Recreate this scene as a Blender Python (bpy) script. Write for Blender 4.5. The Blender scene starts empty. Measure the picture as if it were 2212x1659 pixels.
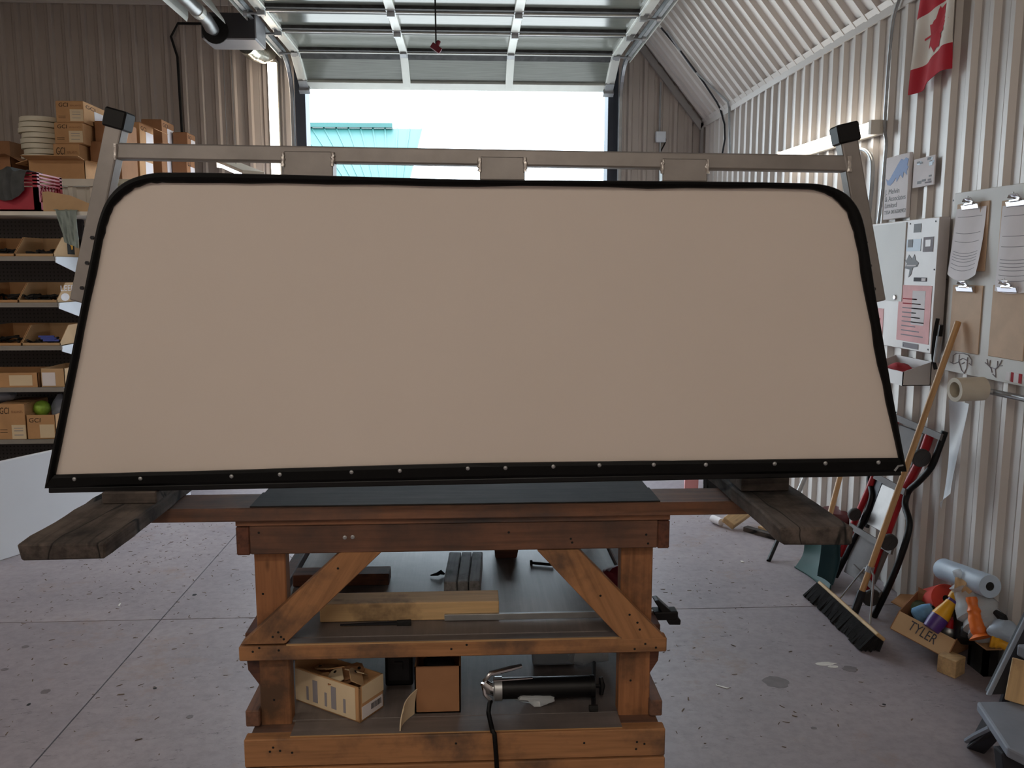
import bpy, bmesh, math, random
from mathutils import Vector, Matrix
random.seed(7)
scene = bpy.context.scene
col = scene.collection

# ------------------------------------------------------------------ camera
F, CX, CY, H = 1800.0, 1106.0, 829.5, 1.75
YAW, PITCH = math.radians(2.868), math.radians(7.83)
cf = Vector((math.sin(YAW)*math.cos(PITCH), math.cos(YAW)*math.cos(PITCH), -math.sin(PITCH)))
cr = Vector((math.cos(YAW), -math.sin(YAW), 0))
cu = cr.cross(cf)
CAM = Vector((0, 0, H))
cam_data = bpy.data.cameras.new('camera')
cam_data.sensor_fit = 'HORIZONTAL'; cam_data.sensor_width = 36; cam_data.lens = 36*F/2212
cam_data.clip_start = 0.05; cam_data.clip_end = 300
cam = bpy.data.objects.new('camera', cam_data); col.objects.link(cam)
m = Matrix((cr, cu, -cf)).transposed().to_4x4(); m.translation = CAM
cam.matrix_world = m
scene.camera = cam

# ------------------------------------------------------------------ sky and exposure
world = bpy.data.worlds.new('overcast_sky'); scene.world = world
world.use_nodes = True
bg = world.node_tree.nodes['Background']
bg.inputs['Color'].default_value = (0.76, 0.89, 1.0, 1)
bg.inputs['Strength'].default_value = 7.0
scene.view_settings.view_transform = 'Standard'
scene.view_settings.look = 'None'
scene.view_settings.exposure = 0.22
scene.view_settings.gamma = 1.0
scene.view_settings.use_curve_mapping = False
LAMP = 0.24            # scale of the right wall lamp and the added ceiling fill lamps

# ------------------------------------------------------------------ measuring helpers
def ray(px, py): return (cf + cr*((px-CX)/F) + cu*((CY-py)/F))
def P(px, py, Y=None, X=None, Z=None):
    d = ray(px, py)
    if Y is not None: t = Y/d.y
    elif X is not None: t = X/d.x
    else: t = (Z-H)/d.z
    return CAM + d*t
def PP(px, py, p0, n):
    d = ray(px, py); return CAM + d*((p0-CAM).dot(n)/d.dot(n))

# ------------------------------------------------------------------ materials
def lin(c):
    return tuple(((v/255)/12.92 if v/255 <= .04045 else ((v/255+.055)/1.055)**2.4) for v in c)
MATS = {}
def nodes_of(name):
    mt = bpy.data.materials.new(name); mt.use_nodes = True
    nt = mt.node_tree; b = nt.nodes['Principled BSDF']
    MATS[name] = mt
    return mt, nt, b
def N(nt, t, **kw):
    n = nt.nodes.new(t)
    for k, v in kw.items(): setattr(n, k, v)
    return n
def coords(nt, scale=(1,1,1), kind='Object'):
    tc = N(nt, 'ShaderNodeTexCoord'); mp = N(nt, 'ShaderNodeMapping')
    mp.inputs['Scale'].default_value = scale
    nt.links.new(tc.outputs[kind], mp.inputs['Vector'])
    return mp.outputs['Vector']
def noise(nt, vec, scale, detail=3, rough=.55):
    n = N(nt, 'ShaderNodeTexNoise'); n.inputs['Scale'].default_value = scale
    n.inputs['Detail'].default_value = detail; n.inputs['Roughness'].default_value = rough
    nt.links.new(vec, n.inputs['Vector']); return n.outputs['Fac']
def ramp(nt, fac, stops):
    r = N(nt, 'ShaderNodeValToRGB'); e = r.color_ramp.elements
    while len(e) < len(stops): e.new(.5)
    for i, (p, c) in enumerate(stops):
        e[i].position = p; e[i].color = (*c, 1) if len(c) == 3 else c
    nt.links.new(fac, r.inputs['Fac']); return r.outputs['Color']
def mix(nt, fac, a, b, mode='MIX'):
    mx = N(nt, 'ShaderNodeMix', data_type='RGBA', blend_type=mode)
    for sock, v in ((mx.inputs[0], fac), (mx.inputs[6], a), (mx.inputs[7], b)):
        if hasattr(v, 'is_linked'): nt.links.new(v, sock)
        elif isinstance(v, (int, float)): sock.default_value = v
        else: sock.default_value = (*v, 1)
    return mx.outputs[2]
def bump(nt, b, fac, strength, dist=.002):
    bp = N(nt, 'ShaderNodeBump'); bp.inputs['Strength'].default_value = strength
    bp.inputs['Distance'].default_value = dist
    nt.links.new(fac, bp.inputs['Height']); nt.links.new(bp.outputs['Normal'], b.inputs['Normal'])
def plain(name, rgb, rough=.6, metal=0.0, var=.12, scale=6, bmp=0.0, bscale=60, spec=.5, emit=0, trans=0, alpha=1):
    mt, nt, b = nodes_of(name)
    c = lin(rgb)
    v = coords(nt)
    if var > 0:
        f = noise(nt, v, scale, 4)
        lo = tuple(x*(1-var) for x in c); hi = tuple(min(1, x*(1+var)) for x in c)
        nt.links.new(ramp(nt, f, [(.3, lo), (.7, hi)]), b.inputs['Base Color'])
    else: b.inputs['Base Color'].default_value = (*c, 1)
    b.inputs['Roughness'].default_value = rough; b.inputs['Metallic'].default_value = metal
    b.inputs['Specular IOR Level'].default_value = spec
    if bmp: bump(nt, b, noise(nt, v, bscale, 3), bmp)
    if emit:
        b.inputs['Emission Color'].default_value = (*c, 1); b.inputs['Emission Strength'].default_value = emit
    if trans: b.inputs['Transmission Weight'].default_value = trans
    if alpha < 1: b.inputs['Alpha'].default_value = alpha
    return mt
def wood(name, rgb, dark=.5, dirt=0.0, dirt_rgb=(40,36,34), rough=.7, grain=26, dscale=3.0, knots=True, crack=False):
    mt, nt, b = nodes_of(name)
    c = lin(rgb); lo = tuple(x*dark for x in c); hi = tuple(min(1, x*1.2) for x in c)
    oi = N(nt, 'ShaderNodeObjectInfo')
    tc = N(nt, 'ShaderNodeTexCoord')
    add = N(nt, 'ShaderNodeVectorMath', operation='ADD')
    mul = N(nt, 'ShaderNodeVectorMath', operation='SCALE'); mul.inputs['Scale'].default_value = 7.0
    cmb = N(nt, 'ShaderNodeCombineXYZ')
    for k in ('X', 'Y', 'Z'): nt.links.new(oi.outputs['Random'], cmb.inputs[k])
    nt.links.new(cmb.outputs[0], mul.inputs[0])
    nt.links.new(tc.outputs['Object'], add.inputs[0]); nt.links.new(mul.outputs[0], add.inputs[1])
    mp = N(nt, 'ShaderNodeMapping'); mp.inputs['Scale'].default_value = (1.4, grain, grain)
    nt.links.new(add.outputs[0], mp.inputs['Vector'])
    g = noise(nt, mp.outputs['Vector'], 2.2, 5, .6)
    cc = ramp(nt, g, [(.3, lo), (.52, c), (.75, hi)])
    base = add.outputs[0]
    if knots:
        mk = N(nt, 'ShaderNodeMapping'); mk.inputs['Scale'].default_value = (5, 14, 14)
        nt.links.new(base, mk.inputs['Vector'])
        vo = N(nt, 'ShaderNodeTexVoronoi'); vo.inputs['Scale'].default_value = 1.0
        nt.links.new(mk.outputs['Vector'], vo.inputs['Vector'])
        k = ramp(nt, vo.outputs['Distance'], [(.0, (1,1,1)), (.13, (0,0,0))])
        cc = mix(nt, k, cc, tuple(x*.22 for x in c))
    if crack:
        mc = N(nt, 'ShaderNodeMapping'); mc.inputs['Scale'].default_value = (1.1, 9, 3)
        nt.links.new(base, mc.inputs['Vector'])
        cn_ = noise(nt, mc.outputs['Vector'], 1.0, 3, .5)
        cm = ramp(nt, cn_, [(.485, (0,0,0)), (.497, (1,1,1)), (.503, (1,1,1)), (.515, (0,0,0))])
        cc = mix(nt, cm, cc, (.004,.004,.004))
    if dirt:
        d = noise(nt, base, dscale, 6, .65)
        dm = ramp(nt, d, [(.62-dirt*.35, (0,0,0)), (.70, (1,1,1))])
        cc = mix(nt, dm, cc, lin(dirt_rgb))
    nt.links.new(cc, b.inputs['Base Color'])
    b.inputs['Roughness'].default_value = rough
    bump(nt, b, g, .35, .002)
    return mt

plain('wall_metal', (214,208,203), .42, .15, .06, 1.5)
plain('wall_metal_shade', (184,173,165), .5, .1, .06, 1.5)  # same sheet metal, with the far wall's shade put into the colour
plain('ceiling_panel', (140,136,134), .7, 0, .05, 1)
plain('trim_metal', (165,162,160), .5, .3, .08, 4)
plain('dark_trim', (52,56,66), .5, .3, .1, 4)
plain('white_alu', (226,228,222), .35, .2, .05, 5)
plain('alu', (150,145,142), .42, .75, .10, 14, .06, 90)
plain('alu_weld', (205,200,196), .3, .95, .2, 60, .5, 200)
plain('galv', (170,172,174), .4, .8, .15, 12)
plain('steel_dark', (48,48,52), .45, .6, .15, 10)
plain('black_rubber', (5,5,6), .5, 0, .2, 20, spec=.18)
plain('black_plastic', (9,9,11), .45, 0, .2, 20, spec=.3)
plain('black_matt', (16,15,15), .8, 0, .25, 12)
plain('chrome', (225,225,228), .14, 1.0, .03)
plain('cap_white', (222,210,200), .36, 0, .025, 1.2, .025, 240)
plain('sheet_white', (226,230,236), .3, 0, .03, 2)
plain('cream', (232,226,206), .45, 0, .06, 6)
plain('off_white', (222,216,204), .55, 0, .08, 5)
plain('paper', (235,230,232), .8, 0, .04, 8)
plain('paper_pink', (242,186,186), .7, 0, .10, 8)
plain('ink', (70,68,74), .8, 0, 0)
plain('ink_light', (150,146,152), .8, 0, 0)
plain('logo_blue', (70,104,168), .5, 0, 0)
plain('grey_text', (120,120,124), .6, 0, 0)
plain('cardboard', (194,150,106), .85, 0, .10, 7, .05, 80)
plain('cardboard_dark', (156,112,78), .85, 0, .12, 7, .05, 80)
plain('cardboard_pale', (198,164,124), .85, 0, .08, 7, .05, 80)
plain('carton_print', (52,36,26), .8, 0, 0)
plain('label_cream', (226,206,172), .75, 0, .04, 8)
plain('crate_red', (168,28,52), .4, 0, .12, 8)
plain('red_paint', (170,24,34), .35, 0, .15, 8)
plain('red_rag', (176,52,60), .9, 0, .2, 14, .4, 60)
plain('flag_red', (196,28,48), .75, 0, .08, 6, .1, 120)
plain('flag_white', (236,228,216), .75, 0, .06, 6, .1, 120)
plain('cloth_grey', (78,80,80), .95, 0, .2, 14, .4, 60)
plain('rag_green', (150,162,156), .95, 0, .15, 14, .4, 60)
plain('pegboard_metal', (46,45,46), .7, .1, .1, 6)
plain('shelf_metal', (150,146,140), .5, .3, .1, 6)
plain('bracket_white', (226,232,240), .4, 0, .04, 6)
plain('teal_roof', (40,86,82), .5, .1, .06, .5)
plain('outer_wall', (190,190,186), .8, 0, .05, .5)
plain('gravel', (170,165,158), .9, 0, .15, 3)
plain('tube_light', (255,246,232), .5, 0, 0, emit=6)
plain('tube_day', (232,240,255), .5, 0, 0, emit=9)
plain('lamp_housing', (226,218,204), .5, 0, .04)
plain('heater_box', (62,62,66), .5, .2, .08)
plain('heater_under', (170,172,178), .4, .4, .06)
plain('foil', (214,208,190), .25, .9, .15, 20, .9, 30)
plain('fiberboard', (204,174,146), .7, 0, .08, 10, .05, 120)
plain('board_white', (214,212,208), .5, 0, .04, 3)
plain('panel_grey', (202,196,194), .45, .15, .06, 4)
plain('broom_black', (20,18,18), .95, 0, .4, 40, .8, 200)
plain('shovel_green', (40,74,70), .6, 0, .15, 5, spec=.25)
plain('shovel_teal', (34,66,74), .55, 0, .15, 5, spec=.3)
plain('rail_shade', (58,58,58), .6, .1, .5, 14)  # shade on the door rail faces put into the colour, plus smudges
plain('bin_black', (22,22,24), .5, 0, .2, 8)
plain('bin_red', (88,22,26), .5, 0, .2, 8)
plain('pad_grey', (112,106,104), .7, .1, .15, 8)
plain('wheel_grey', (58,56,56), .6, 0, .2, 12)
plain('yellow_plastic', (236,170,32), .4, 0, .08, 8)
plain('purple', (84,52,128), .4, 0, .1, 8)
plain('orange_print', (236,120,44), .4, 0, .15, 10)
plain('coral_roll', (216,76,64), .85, 0, .10, 10, .2, 60)
plain('blue_twine', (112,160,200), .9, 0, .15, 30, .6, 80)
plain('green_bag', (92,112,88), .8, 0, .15, 10)
plain('vinyl_blue', (176,190,206), .4, 0, .05, 5)
plain('step_grey', (128,134,146), .55, 0, .1, 10, .1, 100)
plain('step_black', (24,24,32), .6, 0, .1, 10)
plain('ball_green', (150,190,70), .5, 0, .25, 30)
plain('blue_strip', (70,86,170), .4, 0, .1, 10)
plain('pink', (222,150,150), .6, 0, .05)
plain('red_dark', (110,22,40), .6, 0, .15, 10)
plain('pcv_bag', (216,222,226), .18, 0, .04, 8, .7, 18, alpha=.55)
plain('bag_grey', (150,156,170), .3, 0, .1, 8, .7, 18, alpha=.8)
plain('debris', (96,78,60), .9, 0, .5, 30)
plain('debris_white', (225,222,215), .8, 0, .1, 30)
plain('pvc_tube', (212,202,184), .6, 0, .06, 12)
plain('tube_dark', (78,60,48), .8, 0, .1, 12)
wood('wood_bench', (164,116,76), .66, .34, (78,62,52), dscale=3.6)
wood('wood_apron', (124,84,62), .6, .9, (46,43,43), dscale=3.2)
wood('wood_grey', (150,148,150), .5, .35, (70,68,70), dscale=9)
plain('stain_dark', (108,100,102), .45, 0, .15, 20)
plain('stain_white', (214,208,200), .7, 0, .1, 20)
wood('wood_leg', (158,106,68), .60, .25, (84,60,42), dscale=3.0)
wood('wood_top', (62,58,56), .55, .75, (26,26,28), dscale=3.5, rough=.85, knots=False)
wood('wood_plank', (92,82,76), .45, .6, (30,26,26), dscale=9, rough=.95, knots=True, crack=True)
wood('wood_rail', (136,92,66), .55, .68, (62,58,58), dscale=2.4)
wood('wood_new', (202,168,122), .8, .15, (120,96,70), dscale=3)
wood('wood_dark', (104,62,44), .5, .5, (34,28,28), dscale=5)
wood('handle_wood', (198,154,104), .8, 0, grain=40, knots=False, rough=.45)
wood('ply', (118,108,104), .88, .5, (84,77,75), dscale=2.4, knots=False, rough=.5)
wood('ply_edge', (190,150,104), .8, .1, knots=False)

def concrete():
    mt, nt, b = nodes_of('concrete')
    v = coords(nt)
    a = noise(nt, v, .9, 5, .6)
    cc = ramp(nt, a, [(.3, lin((140,131,137))), (.7, lin((168,157,159)))])
    f2 = noise(nt, v, 22, 4, .7)
    cc = mix(nt, .5, cc, ramp(nt, f2, [(.25, (.55,.55,.55)), (.6, (1,1,1))]), 'MULTIPLY')
    # sawdust and rust-brown scuffs
    s = noise(nt, v, 2.3, 6, .75)
    sm = ramp(nt, s, [(.56, (0,0,0)), (.72, (.75,.75,.75))])
    cc = mix(nt, sm, cc, lin((146,122,108)))
    # dark scuffs, drawn out along the traffic direction
    mp = N(nt, 'ShaderNodeMapping'); mp.inputs['Scale'].default_value = (9, 26, 9)
    tc = N(nt, 'ShaderNodeTexCoord'); nt.links.new(tc.outputs['Object'], mp.inputs['Vector'])
    sp = noise(nt, mp.outputs['Vector'], 1.6, 5, .8)
    area = noise(nt, v, .7, 2)
    spm = ramp(nt, sp, [(.60, (0,0,0)), (.68, (1,1,1))])
    spm = mix(nt, 1.0, spm, ramp(nt, area, [(.42, (.05,.05,.05)), (.6, (.8,.8,.8))]), 'MULTIPLY')
    cc = mix(nt, spm, cc, lin((70,66,68)))
    nt.links.new(cc, b.inputs['Base Color'])
    b.inputs['Roughness'].default_value = .5
    bump(nt, b, f2, .25, .003)
concrete()
def glass_door():
    mt, nt, b = nodes_of('door_pane')
    v = coords(nt, (1, 70, 1)); f = noise(nt, v, 3, 2)
    nt.links.new(ramp(nt, f, [(.3, lin((112,116,108))), (.7, lin((138,142,134)))]), b.inputs['Base Color'])
    b.inputs['Roughness'].default_value = .14; b.inputs['IOR'].default_value = 1.6
glass_door()
def pegboard():
    mt, nt, b = nodes_of('pegboard')
    v = coords(nt)
    vo = N(nt, 'ShaderNodeTexVoronoi', feature='F1'); vo.inputs['Scale'].default_value = 38
    vo.inputs['Randomness'].default_value = 0
    nt.links.new(v, vo.inputs['Vector'])
    nt.links.new(ramp(nt, vo.outputs['Distance'], [(.42, lin((14,14,14))), (.5, lin((88,84,84)))]), b.inputs['Base Color'])
    b.inputs['Roughness'].default_value = .75
pegboard()

# ------------------------------------------------------------------ mesh helpers
class MB:
    def __init__(s): s.v = []; s.f = []
    def add(s, vs, fs):
        o = len(s.v); s.v += [Vector(p) for p in vs]; s.f += [tuple(i+o for i in f) for f in fs]; return s
    def box8(s, p):   # 4 lower (ccw) then 4 upper
        return s.add(p, [(0,3,2,1),(4,5,6,7),(0,1,5,4),(1,2,6,5),(2,3,7,6),(3,0,4,7)])
    def box(s, x0, x1, y0, y1, z0, z1):
        return s.box8([(x0,y0,z0),(x1,y0,z0),(x1,y1,z0),(x0,y1,z0),(x0,y0,z1),(x1,y0,z1),(x1,y1,z1),(x0,y1,z1)])
    def prism(s, pts, vec):
        n = len(pts); vec = Vector(vec)
        a = [Vector(p) for p in pts]; b = [p+vec for p in a]
        fs = [tuple(range(n))[::-1], tuple(range(n, 2*n))] + [(i, (i+1) % n, n+(i+1) % n, n+i) for i in range(n)]
        return s.add(a+b, fs)
    def tube(s, pts, r, n=8, cap=True, closed=False):
        pts = [Vector(p) for p in pts]; k = len(pts)
        rs = r if isinstance(r, (list, tuple)) else [r]*k
        ring0 = len(s.v); prev = None; vs = []
        for i, p in enumerate(pts):
            if closed: t = pts[(i+1) % k]-pts[i-1]
            else: t = pts[min(i+1, k-1)]-pts[max(i-1, 0)]
            t.normalize()
            if prev is None:
                ref = Vector((0,0,1)) if abs(t.z) < .9 else Vector((1,0,0))
                u = t.cross(ref).normalized()
            else:
                u = (prev - t*prev.dot(t)).normalized()
            prev = u; w = t.cross(u)
            for j in range(n):
                a = 2*math.pi*(j+.5)/n
                vs.append(p+u*(math.cos(a)*rs[i])+w*(math.sin(a)*rs[i]))
        fs = []
        for i in range(k if closed else k-1):
            for j in range(n):
                a = i*n+j; b = i*n+(j+1) % n; c = ((i+1) % k)*n+(j+1) % n; d = ((i+1) % k)*n+j
                fs.append((a, b, c, d))
        if cap and not closed:
            fs.append(tuple(range(n))[::-1]); fs.append(tuple(range((k-1)*n, k*n)))
        return s.add(vs, fs)
    def lathe(s, prof, n=20, M=None, cap=True):
        M = M or Matrix.Identity(4)
        vs = []; fs = []
        for r, z in prof:
            for j in range(n):
                a = 2*math.pi*j/n; vs.append(M @ Vector((r*math.cos(a), r*math.sin(a), z)))
        for i in range(len(prof)-1):
            for j in range(n): fs.append((i*n+j, i*n+(j+1) % n, (i+1)*n+(j+1) % n, (i+1)*n+j))
        if cap: fs.append(tuple(range(n))[::-1]); fs.append(tuple(range((len(prof)-1)*n, len(prof)*n)))
        return s.add(vs, fs)
    def grid(s, fn, nu, nv):
        vs = [fn(i/nu, j/nv) for j in range(nv+1) for i in range(nu+1)]
        fs = [(j*(nu+1)+i, j*(nu+1)+i+1, (j+1)*(nu+1)+i+1, (j+1)*(nu+1)+i) for j in range(nv) for i in range(nu)]
        return s.add(vs, fs)
    def sheet(s, fn, nu, nv, off):     # a grid with thickness: off is a vector
        off = Vector(off); o = len(s.v)
        s.grid(fn, nu, nv); n = (nu+1)*(nv+1)
        s.grid(lambda u, v: Vector(fn(u, v))+off, nu, nv)
        rim = [i for i in range(nu)] + [nu+j*(nu+1) for j in range(nv)] + [nv*(nu+1)+i for i in range(nu, 0, -1)] + [j*(nu+1) for j in range(nv, 0, -1)]
        for a, b in zip(rim, rim[1:]+rim[:1]): s.f.append((o+a, o+b, o+n+b, o+n+a))
        return s

def tag(o, label=None, cat=None, group=None, kind=None):
    for k, v in (('label', label), ('category', cat), ('group', group), ('kind', kind)):
        if v: o[k] = v
    return o
def wloc(o):
    p = Vector((0,0,0))
    while o is not None: p += o.location; o = o.parent
    return p
def empty(name, loc, label=None, cat=None, group=None, kind=None, parent=None):
    o = bpy.data.objects.new(name, None); col.objects.link(o)
    o.empty_display_size = .1
    if parent: o.parent = parent; o.location = Vector(loc)-wloc(parent)
    else: o.location = loc
    return tag(o, label, cat, group, kind)
def bevel(o, w, seg=2):
    md = o.modifiers.new('edge', 'BEVEL'); md.width = w; md.segments = seg; md.limit_method = 'ANGLE'; md.angle_limit = .6
    return o
def build(name, mb, mat, parent=None, smooth=False, bev=0, label=None, cat=None, group=None, kind=None, seg=2):
    vs = mb.v
    if parent is None:
        xs = [p.x for p in vs]; ys = [p.y for p in vs]; zs = [p.z for p in vs]
        org = Vector(((min(xs)+max(xs))/2, (min(ys)+max(ys))/2, min(zs)))
        base = Vector((0,0,0))
    else:
        base = wloc(parent)
        org = sum(vs, Vector((0,0,0)))/len(vs)
    me = bpy.data.meshes.new(name)
    me.from_pydata([p-org for p in vs], [], mb.f)
    bm = bmesh.new(); bm.from_mesh(me); bmesh.ops.recalc_face_normals(bm, faces=bm.faces); bm.to_mesh(me); bm.free()
    me.materials.append(MATS[mat])
    if smooth:
        for p in me.polygons: p.use_smooth = True
        try: me.set_sharp_from_angle(angle=math.radians(40))
        except Exception: pass
    o = bpy.data.objects.new(name, me); col.objects.link(o)
    o.parent = parent; o.location = org-base
    if bev: bevel(o, bev, seg)
    return tag(o, label, cat, group, kind)
def board(name, a, b, w, t, up, mat, parent=None, bev=.002, label=None, cat=None, group=None, jit=0, seg=1):
    """a plank from a to b (axis through its middle); w along `up`-perpendicular side, t along up; grain along its length"""
    a, b, up = Vector(a), Vector(b), Vector(up)
    x = (b-a); L = x.length; x.normalize(); y = up.cross(x).normalized(); z = x.cross(y)
    mb = MB()
    if jit:
        n = max(8, int(L/.05)); rnd = random.Random(sum(map(ord, name))+int(L*1000))
        vs = []
        for i in range(n+1):
            xx = -L/2+L*i/n
            e = jit*(2.2 if i in (0, n) else 1)
            for sy, sz in ((-1,-1),(1,-1),(1,1),(-1,1)):
                vs.append((xx+(rnd.uniform(-e, e) if i in (0, n) else 0), sy*(w/2)+rnd.uniform(-e, e), sz*(t/2)+rnd.uniform(-e, e)*.35))
        fs = [(3,2,1,0), (n*4, n*4+1, n*4+2, n*4+3)]
        for i in range(n):
            for j in range(4):
                k = (j+1) % 4; fs.append((i*4+j, i*4+k, (i+1)*4+k, (i+1)*4+j))
        mb.add(vs, fs)
    else: mb.box(-L/2, L/2, -w/2, w/2, -t/2, t/2)
    me = bpy.data.meshes.new(name); me.from_pydata(mb.v, [], mb.f); me.materials.append(MATS[mat])
    bm = bmesh.new(); bm.from_mesh(me); bmesh.ops.recalc_face_normals(bm, faces=bm.faces); bm.to_mesh(me); bm.free()
    o = bpy.data.objects.new(name, me); col.objects.link(o); o.parent = parent
    M = Matrix((x, y, z)).transposed().to_4x4()
    M.translation = (a+b)/2 - (wloc(parent) if parent else Vector((0,0,0)))
    o.matrix_local = M
    if bev: bevel(o, bev, seg)
    return tag(o, label, cat, group)
def rect(x0, y0, x1, y1, Y):
    """X and Z extents at depth Y of an upright rectangle seen between these photo points"""
    xc, yc = (x0+x1)/2, (y0+y1)/2
    return P(x0, yc, Y=Y).x, P(x1, yc, Y=Y).x, P(xc, y1, Y=Y).z, P(xc, y0, Y=Y).z
WALLT = Matrix(((0,0,-1),(-1,0,0),(0,1,0))).to_4x4()     # reads on the right wall
FRONT = Matrix(((1,0,0),(0,0,-1),(0,1,0))).to_4x4()      # reads from the camera side
SIDE = Matrix(((0,0,1),(1,0,0),(0,1,0))).to_4x4()        # reads on a face turned to +X
def text(name, s, size, at, frame, mat, parent, width=None, rot=0, shear=0):
    cu_ = bpy.data.curves.new(name, 'FONT'); cu_.body = s; cu_.size = size; cu_.extrude = .0004
    cu_.align_x = 'LEFT'; cu_.shear = shear
    t = bpy.data.objects.new(name, cu_); col.objects.link(t)
    dg = bpy.context.evaluated_depsgraph_get()
    me = bpy.data.meshes.new_from_object(t.evaluated_get(dg))
    bpy.data.objects.remove(t); bpy.data.curves.remove(cu_)
    me.materials.clear(); me.materials.append(MATS[mat])
    o = bpy.data.objects.new(name, me); col.objects.link(o); o.parent = parent
    sx = 1
    if width:
        ww = max(v.co.x for v in me.vertices)-min(v.co.x for v in me.vertices); sx = width/ww
    M = frame @ Matrix.Rotation(rot, 4, 'Z') @ Matrix.Diagonal((sx, 1, 1, 1))
    M.translation = Vector(at)-wloc(parent)
    o.matrix_local = M
    return o

# ================================================================== THE BUILDING
XR, YB, XL, YR = 2.32, 8.35, -7.0, -4.2          # right wall, far wall, left wall, wall behind the camera
EAVE, CEIL = 3.17, 4.29
RIDGE_X = XR-(CEIL-EAVE)/1.19
EO = (P(662, 250, Y=YB).x, P(1312, 250, Y=YB).x)                                # door opening
# ---- floor: slabs between saw-cut joints
fl = build('floor', MB().box(XL-.2, XR+.2, YR-.2, YB+.1, -.12, -.006), 'dark_trim', kind='structure')
jx, jy = P(505, 1160, Z=0).x, P(560, 1334, Z=0).y
xs = [XL-.2, jx-3.6, jx, XR+.2]; ys = [YR-.2, jy-3.9, jy, YB+.1]
for i in range(3):
    for j in range(3):
        g = .0035
        build('floor_slab', MB().box(xs[i]+g, xs[i+1]-g, ys[j]+g, ys[j+1]-g, -.10, 0), 'concrete', fl)

# ---- corrugated sheets
PER, DEP = .15, .026
def profile(L, phase=0.0):
    """(u, inward offset) breakpoints of the ribbed sheet"""
    out = []; k = -1
    while k*PER < L+PER:
        b = k*PER+phase
        for du, h in ((0, 0), (.058, 0), (.0605, .003), (.064, .003), (.0665, 0), (.088, 0), (.104, DEP), (.134, DEP), (.15, 0)):
            u = b+du
            if 0 <= u <= L and (not out or u > out[-1][0]+1e-6): out.append((u, h))
        k += 1
    if out[0][0] > 0: out.insert(0, (0, out[0][1]))
    if out[-1][0] < L: out.append((L, out[-1][1]))
    return out
def corr(mb, o, u, w0, n, L, top, bottom=None):
    """sheet starting at o, ribs repeat along u, run along w0, stand proud along n; top(u) length along w0"""
    o, u, w0, n = map(Vector, (o, u, w0, n))
    pr = profile(L); vs = []; fs = []
    for a, h in pr:
        lo = bottom(a) if bottom else 0
        vs.append(o+u*a+n*h+w0*lo); vs.append(o+u*a+n*h+w0*top(a))
    for i in range(len(pr)-1): fs.append((2*i, 2*i+2, 2*i+3, 2*i+1))
    mb.add(vs, fs); return mb
def sheets(parent, o, u, w0, n, total, top, mat, bottom=None, width=.9):
    k = 0
    while k*width < total-1e-4:
        L = min(width, total-k*width); s0 = k*width
        mb = corr(MB(), Vector(o)+Vector(u)*s0+Vector(n)*(.0006*(k % 2)), u, w0, n, L, lambda a: top(a+s0), (lambda a: bottom(a+s0)) if bottom else None)
        build('corrugated_sheet', mb, mat, parent)
        k += 1
def slab(mb, pts, vec): return mb.prism(pts, vec)
# right wall
wr = build('wall_right', MB().box(XR+.012, XR+.16, YR, YB+.1, 0, EAVE+.1), 'trim_metal', kind='structure')
sheets(wr, (XR, YB, 0), (0,-1,0), (0,0,1), (-1,0,0), YB-YR, lambda a: EAVE, 'wall_metal')
# sloped roof lining on the right
sl_dir = Vector((RIDGE_X-XR, 0, CEIL-EAVE)); SL = sl_dir.length; sl_dir.normalize()
sl_n = Vector((-sl_dir.z, 0, sl_dir.x)); sl_n = -sl_n if sl_n.z > 0 else sl_n
mb = MB(); o_ = Vector((XR, YR, EAVE))-sl_n*.012
mb.prism([o_, o_+sl_dir*SL, o_+sl_dir*SL-sl_n*.12, o_-sl_n*.12], (0, YB-YR+.1, 0))
cs = build('ceiling_slope', mb, 'trim_metal', kind='structure')
sheets(cs, (XR, YB, EAVE), (0,-1,0), sl_dir, sl_n, YB-YR, lambda a: SL, 'wall_metal')
# flat ceiling
cl = build('ceiling', MB().box(XL, RIDGE_X+.1, YR, YB+.1, CEIL+.02, CEIL+.15), 'trim_metal', kind='structure')
k = 0; x = RIDGE_X
while x > XL:
    build('ceiling_sheet', MB().box(max(XL, x-1.196), x-.004, YR, YB-.02, CEIL, CEIL+.018), 'ceiling_panel', cl); x -= 1.2
# far wall, with the door opening cut out
DH = 3.62
mb = MB()
mb.box(XL, EO[0]-.10, YB+.012, YB+.16, 0, CEIL+.1); mb.box(EO[1]+.10, XR+.1, YB+.012, YB+.16, 0, EAVE)
mb.box(EO[0]-.10, EO[1]+.10, YB+.012, YB+.16, DH, CEIL+.1)
mb.prism([(EO[1]+.10, YB+.012, EAVE), (XR+.1, YB+.012, EAVE), (RIDGE_X, YB+.012, CEIL+.1), (EO[1]+.10, YB+.012, CEIL+.1)], (0, .148, 0))
wb = build('wall_back', mb, 'trim_metal', kind='structure')
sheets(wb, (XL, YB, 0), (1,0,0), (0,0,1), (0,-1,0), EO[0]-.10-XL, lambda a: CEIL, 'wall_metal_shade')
gab = lambda X: min(CEIL, EAVE+(XR-X)*1.19)
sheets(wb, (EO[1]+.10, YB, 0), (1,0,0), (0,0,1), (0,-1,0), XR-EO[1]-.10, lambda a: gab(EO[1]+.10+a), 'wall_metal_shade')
sheets(wb, (EO[0]-.10, YB, 0), (1,0,0), (0,0,1), (0,-1,0), EO[1]-EO[0]+.20, lambda a: gab(EO[0]-.10+a), 'wall_metal_shade', bottom=lambda a: DH)
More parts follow.
